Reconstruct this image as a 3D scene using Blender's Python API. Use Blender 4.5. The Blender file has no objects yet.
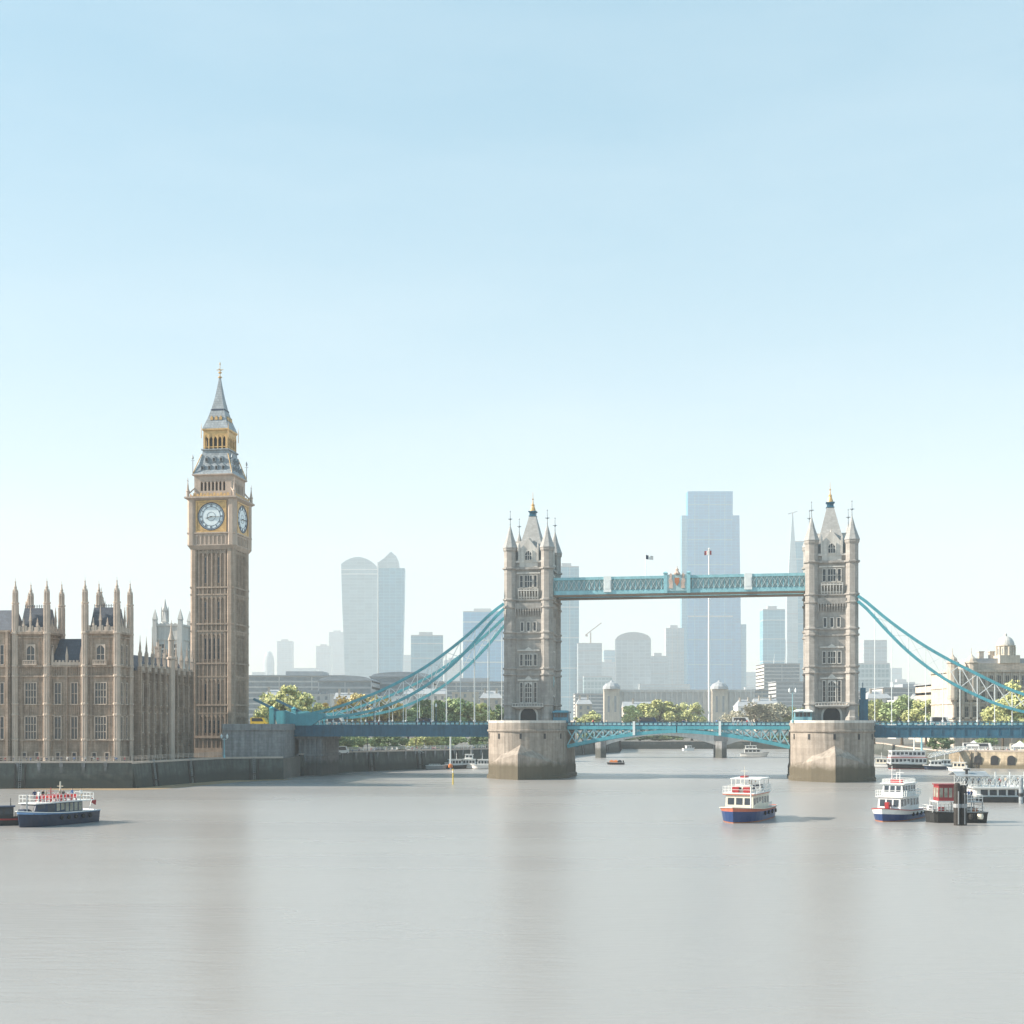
import bpy, bmesh, math, random
from mathutils import Vector, Matrix
R = math.radians
PI = math.pi
rnd = random.Random(7)
scene = bpy.context.scene
COL = scene.collection

# ---------------------------------------------------------------- camera
F, HZ, EYE = 1300.0, 722.0, 15.3          # focal length in pixels, horizon row, eye height in metres
cam = bpy.data.cameras.new('camera')
cam.sensor_width = 36.0
cam.lens = F / 1024 * 36.0
cam.shift_y = (HZ - 512) / 1024
cam.clip_start, cam.clip_end = 0.5, 20000
camo = bpy.data.objects.new('camera', cam); COL.objects.link(camo)
camo.location = (0, 0, EYE); camo.rotation_euler = (PI / 2, 0, 0)
scene.camera = camo

# ---------------------------------------------------------------- sky, sun, exposure
SUN_EL = R(31); SUN_AZ = R(268.8)            # azimuth clockwise from +Y
world = bpy.data.worlds.new('World'); scene.world = world
world.use_nodes = True
wn = world.node_tree; wn.nodes.clear()
sky = wn.nodes.new('ShaderNodeTexSky'); sky.sky_type = 'NISHITA'; sky.sun_disc = False
sky.sun_elevation = SUN_EL; sky.sun_rotation = SUN_AZ
sky.altitude = 0; sky.air_density = 1.0; sky.dust_density = 0.4; sky.ozone_density = 1.0
hs = wn.nodes.new('ShaderNodeHueSaturation')
hs.inputs['Hue'].default_value = 0.49; hs.inputs['Saturation'].default_value = 1.46
bg = wn.nodes.new('ShaderNodeBackground'); bg.inputs['Strength'].default_value = 0.092
wo = wn.nodes.new('ShaderNodeOutputWorld')
wn.links.new(sky.outputs[0], hs.inputs['Color']); 
tint = wn.nodes.new('ShaderNodeMix'); tint.data_type = 'RGBA'; tint.blend_type = 'MULTIPLY'; tint.inputs[0].default_value = 1.0
tint.inputs[7].default_value = (2.02, 2.0, 1.97, 1)
gam = wn.nodes.new('ShaderNodeGamma'); gam.inputs[1].default_value = 0.48
wn.links.new(hs.outputs[0], gam.inputs[0]); wn.links.new(gam.outputs[0], tint.inputs[6]); 
# thin veils of high cloud
wtc = wn.nodes.new('ShaderNodeTexCoord'); wmp = wn.nodes.new('ShaderNodeMapping'); wmp.inputs['Scale'].default_value = (1.6, 3.0, 7.0); wmp.inputs['Rotation'].default_value = (0.15, 0.25, 0.3)
wnz = wn.nodes.new('ShaderNodeTexNoise'); wnz.inputs['Scale'].default_value = 1.5; wnz.inputs['Detail'].default_value = 6; wnz.inputs['Roughness'].default_value = 0.55
wrg = wn.nodes.new('ShaderNodeMapRange'); wrg.inputs[1].default_value = 0.42; wrg.inputs[2].default_value = 0.75; wrg.inputs[4].default_value = 0.13
wmx = wn.nodes.new('ShaderNodeMix'); wmx.data_type = 'RGBA'; wmx.inputs[7].default_value = (5.4, 5.6, 5.7, 1)
wn.links.new(wtc.outputs['Generated'], wmp.inputs[0]); wn.links.new(wmp.outputs[0], wnz.inputs['Vector']); wn.links.new(wnz.outputs['Fac'], wrg.inputs[0])
wn.links.new(wrg.outputs[0], wmx.inputs[0]); wn.links.new(tint.outputs[2], wmx.inputs[6]); wn.links.new(wmx.outputs[2], bg.inputs['Color'])
wn.links.new(bg.outputs[0], wo.inputs['Surface'])
sun = bpy.data.lights.new('sun', 'SUN'); sun.energy = 5.0; sun.angle = R(0.6); sun.color = (1.0, 0.90, 0.76)
suno = bpy.data.objects.new('sun', sun); COL.objects.link(suno)
sd = Vector((math.sin(SUN_AZ) * math.cos(SUN_EL), math.cos(SUN_AZ) * math.cos(SUN_EL), math.sin(SUN_EL)))
suno.rotation_euler = sd.to_track_quat('Z', 'Y').to_euler(); suno.location = (-200, 60, 300)
scene.view_settings.view_transform = 'Standard'; scene.view_settings.look = 'None'
scene.view_settings.exposure = 1.23; scene.view_settings.gamma = 1.0
HAZE_D = 0.00016
scene.cycles.use_denoising = True
scene.cycles.max_bounces = 6; scene.cycles.volume_bounces = 1; scene.cycles.transparent_max_bounces = 8
scene.cycles.caustics_reflective = False; scene.cycles.caustics_refractive = False

def X(px, Y): return (px - 512) / F * Y
def Z(py, Y): return EYE + (HZ - py) / F * Y

# ---------------------------------------------------------------- materials
MATS = {}
def mat(name, col, rough=0.75, var=0.12, scale=0.6, metal=0.0, streak=0.0, brick=None, tide=None,
        grid=None, bump=0.0, spec=0.5, leaf=0.0):
    """brick=(w,h,mortar colour,gap)  tide=(z_top, colour, soft)  grid=(w,h,glass colour,gap)"""
    if name in MATS: return MATS[name]
    m = bpy.data.materials.new(name); m.use_nodes = True
    nt = m.node_tree; N, L = nt.nodes, nt.links
    b = N['Principled BSDF']
    b.inputs['Roughness'].default_value = rough; b.inputs['Metallic'].default_value = metal
    b.inputs['Specular IOR Level'].default_value = spec
    tc = N.new('ShaderNodeTexCoord')
    base = N.new('ShaderNodeRGB'); base.outputs[0].default_value = (*col, 1); cur = base.outputs[0]
    def mix(a, bcol, fac, mode='MIX'):
        x = N.new('ShaderNodeMix'); x.data_type = 'RGBA'; x.blend_type = mode
        for sock, v in ((x.inputs[0], fac), (x.inputs[6], a), (x.inputs[7], bcol)):
            if hasattr(v, 'links'): L.new(v, sock)
            else: sock.default_value = v if isinstance(v, float) else (*v, 1)
        return x.outputs[2]
    def noise(sc, vec, det=4.0):
        n = N.new('ShaderNodeTexNoise'); n.inputs['Scale'].default_value = sc; n.inputs['Detail'].default_value = det
        L.new(vec, n.inputs['Vector']); return n.outputs['Fac']
    def remap(v, a, bb, c, d):
        r = N.new('ShaderNodeMapRange'); r.inputs[1].default_value = a; r.inputs[2].default_value = bb
        r.inputs[3].default_value = c; r.inputs[4].default_value = d; L.new(v, r.inputs[0]); return r.outputs[0]
    def grey(v):
        c = N.new('ShaderNodeCombineColor')
        for i in range(3): L.new(v, c.inputs[i])
        return c.outputs[0]
    uv = None
    if brick or grid:
        s = N.new('ShaderNodeSeparateXYZ'); L.new(tc.outputs['Object'], s.inputs[0])
        a = N.new('ShaderNodeMath'); a.operation = 'ADD'; L.new(s.outputs[0], a.inputs[0]); L.new(s.outputs[1], a.inputs[1])
        c = N.new('ShaderNodeCombineXYZ'); L.new(a.outputs[0], c.inputs[0]); L.new(s.outputs[2], c.inputs[1]); uv = c.outputs[0]
    bf = None
    if brick or grid:
        w, h, mc, gap = brick or grid
        t = N.new('ShaderNodeTexBrick'); L.new(uv, t.inputs['Vector'])
        t.inputs['Scale'].default_value = 1.0; t.inputs['Brick Width'].default_value = w; t.inputs['Row Height'].default_value = h
        t.inputs['Mortar Size'].default_value = gap; t.inputs['Mortar Smooth'].default_value = 0.1
        if grid: t.offset = 0.0
        if brick:
            t.inputs['Color1'].default_value = (1, 1, 1, 1); t.inputs['Color2'].default_value = (0.82, 0.81, 0.8, 1)
            t.inputs['Mortar'].default_value = (1, 1, 1, 1)
            cur = mix(cur, t.outputs['Color'], 1.0, 'MULTIPLY'); cur = mix(cur, mc, t.outputs['Fac'])
        else:
            t.inputs['Color1'].default_value = (*mc, 1); t.inputs['Color2'].default_value = (*[k * 0.86 for k in mc], 1)
            t.inputs['Mortar'].default_value = (*col, 1); cur = t.outputs['Color']
        bf = t.outputs['Fac']
    if var:
        cur = mix(cur, grey(remap(noise(scale, tc.outputs['Object'], 6.0), 0.25, 0.75, 1 - var, 1 + var)), 1.0, 'MULTIPLY')
        cur = mix(cur, grey(remap(noise(scale * 7, tc.outputs['Object'], 3.0), 0.25, 0.75, 1 - var * .6, 1 + var * .6)), 1.0, 'MULTIPLY')
    if streak:
        mp = N.new('ShaderNodeMapping'); mp.inputs['Scale'].default_value = (1.3, 1.3, 0.09); L.new(tc.outputs['Object'], mp.inputs[0])
        cur = mix(cur, grey(remap(noise(1.0, mp.outputs[0], 5.0), 0.3, 0.7, 1 - streak, 1 + streak * .5)), 1.0, 'MULTIPLY')
    if tide:
        zt, tcx, soft = tide
        s2 = N.new('ShaderNodeSeparateXYZ'); L.new(tc.outputs['Object'], s2.inputs[0])
        nz = remap(noise(0.5, tc.outputs['Object'], 5.0), 0, 1, -soft * 1.5, soft * 1.5)
        ad = N.new('ShaderNodeMath'); ad.operation = 'ADD'; L.new(s2.outputs[2], ad.inputs[0]); L.new(nz, ad.inputs[1])
        cur = mix(cur, tcx, remap(ad.outputs[0], zt - soft, zt + soft, 0.85, 0.0))
    if leaf:
        g = N.new('ShaderNodeNewGeometry')
        cur = mix(cur, grey(remap(g.outputs['Random Per Island'], 0, 1, 1 - leaf, 1 + leaf)), 1.0, 'MULTIPLY')
        b.inputs['Subsurface Weight'].default_value = 0.0
    L.new(cur, b.inputs['Base Color'])
    if bump and (bf or var):
        bp = N.new('ShaderNodeBump'); bp.inputs['Strength'].default_value = bump; bp.inputs['Distance'].default_value = 0.1
        L.new(bf if bf else noise(scale * 5, tc.outputs['Object']), bp.inputs['Height']); 
        if bf: bp.invert = True
        L.new(bp.outputs[0], b.inputs['Normal'])
    MATS[name] = m
    return m

M_palace = mat('honey limestone', (0.42, 0.32, 0.25), 0.9, 0.26, 0.35, streak=0.36, brick=(1.1, 0.55, (0.30, 0.225, 0.16), 0.02))
M_palace_light = mat('pale limestone trim', (0.56, 0.455, 0.375), 0.9, 0.14, 0.5, streak=0.2)
M_slate = mat('blue slate', (0.085, 0.105, 0.14), 0.55, 0.2, 0.8, brick=(0.6, 0.4, (0.05, 0.06, 0.08), 0.03))
M_glass = mat('dark window glass', (0.05, 0.06, 0.075), 0.12, 0.3, 0.6)
M_ben = mat('clock tower stone', (0.43, 0.335, 0.265), 0.9, 0.14, 0.3, streak=0.25, brick=(1.2, 0.6, (0.31, 0.235, 0.17), 0.02))
M_bentrim = mat('clock tower trim stone', (0.49, 0.39, 0.32), 0.9, 0.14, 0.5, streak=0.15)
M_gold = mat('gilding', (0.60, 0.38, 0.16), 0.45, 0.25, 1.2, metal=0.3)
M_leadroof = mat('pale cast iron roof', (0.33, 0.37, 0.40), 0.5, 0.15, 0.6, streak=0.2, brick=(0.9, 0.7, (0.19, 0.22, 0.25), 0.05))
M_dial = mat('opal dial glass', (0.72, 0.80, 0.84), 0.3, 0.06, 1.0)
M_black = mat('black paint', (0.018, 0.02, 0.024), 0.5, 0.2, 2.0)
M_deepred = mat('dull red paint', (0.26, 0.03, 0.035), 0.5, 0.2, 1.0)
M_navy = mat('navy enamel', (0.02, 0.04, 0.085), 0.5, 0.15, 2.0)
M_tower = mat('grey granite ashlar', (0.40, 0.375, 0.35), 0.9, 0.13, 0.3, streak=0.22, brick=(1.3, 0.6, (0.32, 0.30, 0.28), 0.025))
M_towertrim = mat('portland stone trim', (0.60, 0.57, 0.53), 0.85, 0.12, 0.5, streak=0.18)
M_towerroof = mat('stone grey roof slate', (0.40, 0.40, 0.39), 0.75, 0.12, 0.5, brick=(0.7, 0.5, (0.33, 0.33, 0.33), 0.03))
M_pier = mat('pier granite', (0.36, 0.31, 0.265), 0.85, 0.16, 0.25, streak=0.3, brick=(2.0, 0.95, (0.31, 0.27, 0.23), 0.035),
             tide=(4.2, (0.075, 0.062, 0.032), 0.8))
M_teal = mat('teal painted steel', (0.085, 0.36, 0.43), 0.45, 0.14, 0.5, streak=0.12)
M_tealpale = mat('pale teal painted steel', (0.26, 0.51, 0.57), 0.5, 0.14, 0.6, streak=0.1)
M_tealdark = mat('deep blue painted steel', (0.025, 0.12, 0.19), 0.45, 0.2, 0.5, streak=0.2)
M_palepanel = mat('pale walkway glazing', (0.36, 0.52, 0.55), 0.4, 0.08, 0.5)
M_white = mat('white paint', (0.78, 0.78, 0.76), 0.45, 0.06, 1.0)
M_whitesteel = mat('white painted steel', (0.72, 0.76, 0.76), 0.5, 0.08, 1.0)
M_brownsteel = mat('brown soffit steel', (0.25, 0.19, 0.15), 0.7, 0.15, 0.5)
M_asphalt = mat('asphalt', (0.055, 0.055, 0.058), 0.9, 0.2, 1.0)
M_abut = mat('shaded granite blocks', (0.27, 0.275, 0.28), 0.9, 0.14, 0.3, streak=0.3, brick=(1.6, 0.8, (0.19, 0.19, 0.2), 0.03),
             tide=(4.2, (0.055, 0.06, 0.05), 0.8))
M_wall = mat('river wall stone', (0.10, 0.11, 0.098), 0.9, 0.2, 0.3, streak=0.35, brick=(1.8, 0.8, (0.10, 0.105, 0.10), 0.03),
             tide=(2.6, (0.035, 0.043, 0.036), 0.7))
M_cope = mat('coping stone', (0.50, 0.42, 0.36), 0.9, 0.15, 0.6)
M_land = mat('gravel paving', (0.15, 0.142, 0.125), 0.95, 0.2, 0.2)
M_shore = mat('tidal sand and painted reflection', (0.30, 0.21, 0.12), 0.8, 0.25, 0.15)
M_red = mat('red paint', (0.38, 0.03, 0.035), 0.4, 0.1, 1.0)
M_orange = mat('orange paint', (0.62, 0.20, 0.06), 0.45, 0.1, 1.0)
M_blue = mat('blue hull paint', (0.014, 0.045, 0.15), 0.35, 0.15, 0.6)
M_bluepale = mat('pale blue hull paint', (0.16, 0.33, 0.62), 0.35, 0.12, 0.6)
M_navyhull = mat('navy hull paint', (0.007, 0.022, 0.055), 0.35, 0.2, 0.5, streak=0.2)
M_blackhull = mat('black hull paint', (0.022, 0.024, 0.026), 0.5, 0.3, 0.5, streak=0.3)
M_boot = mat('rust red bottom paint', (0.42, 0.16, 0.08), 0.6, 0.2, 0.6)
M_crest = mat('weathered red and gold paint', (0.52, 0.40, 0.34), 0.6, 0.35, 1.2)
M_salmon = mat('faded red paint', (0.55, 0.16, 0.10), 0.5, 0.15, 0.8)
M_cream = mat('cream paint', (0.74, 0.68, 0.56), 0.5, 0.1, 0.8)
M_greydeck = mat('grey deck paint', (0.32, 0.33, 0.34), 0.7, 0.15, 0.8)
M_wood = mat('tarred timber', (0.045, 0.04, 0.037), 0.9, 0.3, 1.0, streak=0.4)
M_yellow = mat('yellow paint', (0.72, 0.50, 0.05), 0.5, 0.1, 1.0)
M_bark = mat('bark', (0.10, 0.075, 0.05), 0.95, 0.25, 1.0)
M_skin = mat('skin', (0.48, 0.30, 0.22), 0.6, 0.0)
M_hair = mat('dark hair', (0.04, 0.028, 0.02), 0.7, 0.0)
M_tyre = mat('tyre rubber', (0.02, 0.02, 0.02), 0.85, 0.0)
LEAF = {'yellow': mat('yellow green leaves', (0.46, 0.47, 0.20), 0.7, 0.25, 0.3, leaf=0.32),
        'amber': mat('amber spring leaves', (0.56, 0.46, 0.20), 0.7, 0.25, 0.3, leaf=0.32),
        'green': mat('fresh green leaves', (0.32, 0.39, 0.18), 0.7, 0.25, 0.3, leaf=0.32),
        'dark': mat('dark green leaves', (0.19, 0.25, 0.12), 0.7, 0.25, 0.3, leaf=0.32),
        'bare': mat('grey budding twigs', (0.36, 0.34, 0.25), 0.8, 0.25, 0.3, leaf=0.4)}

# ---------------------------------------------------------------- mesh builder
class MB:
    def __init__(s, M=None): s.v, s.f, s.M, s.mi, s.cur = [], [], M or Matrix(), [], 0
    def add(s, pts, faces):
        o = len(s.v); s.v += [s.M @ Vector(p) for p in pts]
        for f in faces: s.f.append([o + i for i in f]); s.mi.append(s.cur)
        return s
    def box(s, x0, x1, y0, y1, z0, z1):
        p = [(x, y, z) for z in (z0, z1) for y in (y0, y1) for x in (x0, x1)]
        return s.add(p, [(0, 2, 3, 1), (4, 5, 7, 6), (0, 1, 5, 4), (2, 6, 7, 3), (0, 4, 6, 2), (1, 3, 7, 5)])
    def loft(s, rings, cap=True):
        n = len(rings[0]); pts = [p for r in rings for p in r]; fs = []
        for k in range(len(rings) - 1):
            for i in range(n):
                j = (i + 1) % n; fs.append((k * n + i, k * n + j, (k + 1) * n + j, (k + 1) * n + i))
        if cap: fs += [tuple(range(n))[::-1], tuple(range((len(rings) - 1) * n, len(rings) * n))]
        return s.add(pts, fs)
    def poly(s, xy, z0, z1): return s.loft([[(x, y, z) for x, y in xy] for z in (z0, z1)])
    def lathe(s, prof, cx=0, cy=0, n=8, rot=None, sy=1.0):
        rot = PI / n if rot is None else rot
        return s.loft([[(cx + r * math.cos(rot + 2 * PI * i / n), cy + sy * r * math.sin(rot + 2 * PI * i / n), z) for i in range(n)] for r, z in prof])
    def pyr(s, prof, cx=0, cy=0):          # square sections: (half_x, half_y, z)
        return s.loft([[(cx - a, cy - b, z), (cx + a, cy - b, z), (cx + a, cy + b, z), (cx - a, cy + b, z)] for a, b, z in prof])
    def extr(s, xz, y0, y1): return s.loft([[(x, y, z) for x, z in xz] for y in (y0, y1)])
    def bar(s, p, q, w, h=None):
        p, q = Vector(p), Vector(q); d = (q - p)
        if d.length < 1e-6: return s
        d.normalize(); up = Vector((0, 0, 1)) if abs(d.z) < 0.95 else Vector((0, 1, 0))
        a = d.cross(up).normalized() * (w / 2); b = a.cross(d).normalized() * ((h or w) / 2)
        return s.loft([[c - a - b, c + a - b, c + a + b, c - a + b] for c in (p, q)])
    def rod(s, p, q, r, n=6, r2=None):
        p, q = Vector(p), Vector(q); d = (q - p).normalized(); up = Vector((0, 0, 1)) if abs(d.z) < 0.95 else Vector((0, 1, 0))
        a = d.cross(up).normalized(); b = a.cross(d).normalized()
        return s.loft([[c + (a * math.cos(2 * PI * i / n) + b * math.sin(2 * PI * i / n)) * rr for i in range(n)] for c, rr in ((p, r), (q, r if r2 is None else r2))])
    def mesh(s, name, mats, smooth=False):
        me = bpy.data.meshes.new(name); me.from_pydata(s.v, [], s.f)
        mats = mats if isinstance(mats, (list, tuple)) else [mats]
        for m in mats: me.materials.append(m)
        if len(mats) > 1: me.polygons.foreach_set('material_index', s.mi)
        bm = bmesh.new(); bm.from_mesh(me); bmesh.ops.recalc_face_normals(bm, faces=bm.faces); bm.to_mesh(me); bm.free()
        if smooth: me.polygons.foreach_set('use_smooth', [True] * len(me.polygons))
        me.update(); return me
    def build(s, name, mats, parent=None, smooth=False):
        return link(name, s.mesh(name, mats, smooth), parent)

def link(name, data, parent=None, M=None):
    o = bpy.data.objects.new(name, data); COL.objects.link(o)
    if parent: o.parent = parent
    if M is not None: o.matrix_basis = M
    return o
def tag(o, label=None, cat=None, group=None, kind=None):
    for k, v in (('label', label), ('category', cat), ('group', group), ('kind', kind)):
        if v: o[k] = v
    return o
def thing(name, label, cat, loc=(0, 0, 0), rz=0.0, group=None):
    o = bpy.data.objects.new(name, None); COL.objects.link(o); o.location = loc; o.rotation_euler = (0, 0, rz)
    return tag(o, label, cat, group)
def copy_tree(o, loc=None, rz=None, label=None, parent=None):
    c = o.copy(); COL.objects.link(c)
    if parent: c.parent = parent
    if loc is not None: c.location = loc
    if rz is not None: c.rotation_euler = (0, 0, rz)
    if label: c['label'] = label
    for ch in list(o.children): copy_tree(ch, parent=c)
    return c
def T(x, y, z, rz=0.0): return Matrix.Translation((x, y, z)) @ Matrix.Rotation(rz, 4, 'Z')

_wc = {}
def window(parent, M, w, h, lights=2, transoms=1, frame=None, pane=None, sur=0.2, arch=False, proud=0.28, name='window'):
    """local: x across, z up from sill, outward is -y; stone surround with mullions, glass set back in it"""
    frame = frame or M_palace_light; pane = pane or M_glass
    key = (w, h, lights, transoms, frame.name, pane.name, sur, arch, proud)
    if key not in _wc:
        b = MB(); hw = w / 2
        b.box(-hw - sur, -hw, -proud, 0, -sur, h + sur).box(hw, hw + sur, -proud, 0, -sur, h + sur)
        b.box(-hw, hw, -proud - .08, 0, -sur, 0)
        if arch:
            b.extr([(-hw, h + sur), (-hw, h - hw * .9), (-hw * .55, h - hw * .35), (0, h), (hw * .55, h - hw * .35), (hw, h - hw * .9), (hw, h + sur)], -proud + .01, 0)
        else: b.box(-hw, hw, -proud, 0, h, h + sur)
        mw = min(.16, w * .09)
        for i in range(1, lights): xx = -hw + w * i / lights; b.box(xx - mw / 2, xx + mw / 2, -proud * .7, 0, 0, h)
        for i in range(1, transoms + 1): zz = h * i / (transoms + 1); b.box(-hw, hw, -proud * .6, 0, zz - mw / 2, zz + mw / 2)
        p = MB(); p.box(-hw, hw, -.05, 0.0, 0, h)
        _wc[key] = (b.mesh('window', frame), p.mesh('pane', pane))
    o = link(name, _wc[key][0], parent, M); link('pane', _wc[key][1], o); return o

# ================================================================ SETTING
# water
M_water = bpy.data.materials.new('silty river water'); M_water.use_nodes = True
nt = M_water.node_tree; N, L = nt.nodes, nt.links; b = N['Principled BSDF']
tc = N.new('ShaderNodeTexCoord')
def wnoise(sx, sy, sc, det):
    mp = N.new('ShaderNodeMapping'); mp.inputs['Scale'].default_value = (sx, sy, 1); L.new(tc.outputs['Object'], mp.inputs[0])
    n = N.new('ShaderNodeTexNoise'); n.inputs['Scale'].default_value = sc; n.inputs['Detail'].default_value = det
    L.new(mp.outputs[0], n.inputs['Vector']); return n.outputs['Fac']
n1 = wnoise(0.12, 0.5, 0.35, 5); n2 = wnoise(0.5, 1.6, 0.8, 3); n3 = wnoise(0.25, 1.0, 0.03, 4)
mx = N.new('ShaderNodeMix'); mx.data_type = 'RGBA'; L.new(n3, mx.inputs[0])
mx.inputs[6].default_value = (0.29, 0.275, 0.262, 1); mx.inputs[7].default_value = (0.35, 0.337, 0.324, 1)
L.new(mx.outputs[2], b.inputs['Base Color'])
rr = N.new('ShaderNodeMapRange'); L.new(n3, rr.inputs[0]); rr.inputs[3].default_value = 0.2; rr.inputs[4].default_value = 0.36
L.new(rr.outputs[0], b.inputs['Roughness']); b.inputs['IOR'].default_value = 1.33
ad = N.new('ShaderNodeMath'); ad.operation = 'MULTIPLY_ADD'; L.new(n1, ad.inputs[0]); ad.inputs[1].default_value = 2.0; L.new(n2, ad.inputs[2])
bp = N.new('ShaderNodeBump'); bp.inputs['Strength'].default_value = 0.17; bp.inputs['Distance'].default_value = 0.25
L.new(ad.outputs[0], bp.inputs['Height']); L.new(bp.outputs[0], b.inputs['Normal'])
w = MB(); w.add([(-2300, -60, 0), (2300, -60, 0), (2300, 7600, 0), (-2300, 7600, 0)], [(0, 1, 2, 3)])
tag(w.build('water', M_water), kind='structure')

# banks (polylines of the river walls)
LEFT = [(-260, 296), (-121, 299), (-88, 301), (-83.7, 318), (-75.5, 342), (-61.5, 347), (-60, 369), (-49.6, 398), (-35.7, 414), (-7.5, 447), (29, 600), (53, 655), (61, 737)]
FARB = [(61, 737), (120, 742), (182, 735)]
RIGHT = [(182, 735), (172, 600), (157, 520), (147, 436), (215, 398), (420, 330)]
LZ = 5.6
land = MB()
def sheet(mb, pts, z): mb.poly(pts, z - 6.5, z)
sheet(land, LEFT + [(61, 7700), (-3200, 7700), (-3200, 296)], LZ)
tag(land.build('ground', M_land), kind='structure')
land = MB(); sheet(land, [(61.02, 737.02), (120, 742.02), (182, 735.02), (182, 7700), (61.02, 7700)], 4.2)
tag(land.build('far_ground', M_land), kind='structure')
land = MB(); sheet(land, RIGHT + [(3200, 330), (3200, 7700), (182.02, 7700)], 5.0)
tag(land.build('promenade_ground', M_land), kind='structure')

def river_wall(pts, ztop, label, th=0.9, cope=M_cope, wallm=None, posts=0):
    root = thing('river_wall', label, 'river wall', (0, 0, 0))
    b, c, rr_ = MB(), MB(), MB()
    for (x0, y0), (x1, y1) in zip(pts, pts[1:]):
        d = Vector((x1 - x0, y1 - y0, 0)); Ln = d.length; d.normalize(); n = Vector((d.y, -d.x, 0))   # outward, to the water
        ex = 0.35
        q = [Vector((x0, y0, 0)) - d * ex, Vector((x1, y1, 0)) + d * ex]
        b.loft([[q[0] + n * 1.3, q[1] + n * 1.3, q[1] - n * .4, q[0] - n * .4]] +
               [[q[0] + n * .35 + Vector((0, 0, ztop - .45)), q[1] + n * .35 + Vector((0, 0, ztop - .45)), q[1] - n * .4 + Vector((0, 0, ztop - .45)), q[0] - n * .4 + Vector((0, 0, ztop - .45))]])
        c.loft([[q[0] + n * .5 + Vector((0, 0, z)), q[1] + n * .5 + Vector((0, 0, z)), q[1] - n * .5 + Vector((0, 0, z)), q[0] - n * .5 + Vector((0, 0, z))] for z in (ztop - .45, ztop)])
        if posts:
            k = int(Ln / posts)
            for i in range(k):
                p = q[0] + d * (i + .5) * posts + n * .42
                k_ = MB(T(p.x, p.y, 0, math.atan2(d.y, d.x))); k_.box(-.32, .32, -.3, .3, .8, ztop - .46); k_.box(-.4, .4, -.36, .36, ztop - 1.3, ztop - .46); k_.build('buttress', M_abut, root)
    b.build('wall', wallm or M_wall, root); c.build('coping', cope, root)
    for (x0, y0), (x1, y1) in zip(pts, pts[1:]):
        d = Vector((x1 - x0, y1 - y0, 0)); Ln = d.length; d.normalize(); n = Vector((d.y, -d.x, 0))
        if Ln < 9 or ztop < 6: continue
        for k in range(max(1, int(Ln / 17))):
            p = Vector((x0, y0, 0)) + d * (8 + 17 * k if Ln > 20 else Ln * .5) + n * 1.25; ld = MB(T(p.x, p.y, 0, math.atan2(d.y, d.x)))
            for sx in (-.25, .25): ld.bar((sx, -.15, .1), (sx, .62, ztop + .4), .07)
            for r_i in range(12): zz = .5 + r_i * .48; ld.bar((-.25, -.15 + .77 * zz / (ztop + .4), zz), (.25, -.15 + .77 * zz / (ztop + .4), zz), .05)
            ld.build('ladder', M_greydeck, root)
            fd = MB(T(p.x, p.y, 0, math.atan2(d.y, d.x)))
            for sx in (-1.1, 1.1): fd.bar((sx, -.2, -.3), (sx, .5, ztop - .7), .28)
            fd.bar((-1.1, -.1, 1.6), (1.1, -.1, 1.6), .2); fd.build('timber_fender', M_wood, root)
    return root
river_wall(LEFT[:3], 6.3, 'dark algae stained river wall below the gothic palace terrace', posts=5.0)
river_wall(LEFT[2:6], 6.1, 'dark stone river wall curving past the clock tower', posts=0)
river_wall(LEFT[6:10], 6.4, 'dark quay wall under the suspension span with pale coping', posts=4.5)
river_wall(LEFT[9:], 6.0, 'far quay wall receding beyond the bridge pier')
river_wall(FARB, 4.6, 'low dark wall across the far end of the river')
river_wall(RIGHT[:4], 5.6, 'quay wall leading back behind the red and white boat')
M_orangewall = mat('ochre stone wall', (0.52, 0.43, 0.31), 0.9, 0.18, 0.3, streak=0.3, brick=(1.6, .8, (.34, .26, .17), .03), tide=(1.6, (.12, .10, .06), .6))
river_wall(RIGHT[3:], 6.0, 'ochre stone promenade wall behind the landing stage', wallm=M_orangewall)

sh = MB()                                   # bare sand at the wall foot, widened to paint a tan reflection
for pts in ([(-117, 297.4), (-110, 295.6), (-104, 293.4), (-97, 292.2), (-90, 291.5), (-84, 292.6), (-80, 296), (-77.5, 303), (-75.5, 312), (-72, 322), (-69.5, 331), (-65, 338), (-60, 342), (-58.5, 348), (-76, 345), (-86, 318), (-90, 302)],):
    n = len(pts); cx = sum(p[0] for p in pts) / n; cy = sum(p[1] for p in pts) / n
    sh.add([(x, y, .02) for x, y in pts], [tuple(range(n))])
sh.build('foreshore_and_reflection', M_shore)['kind'] = 'structure'

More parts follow.
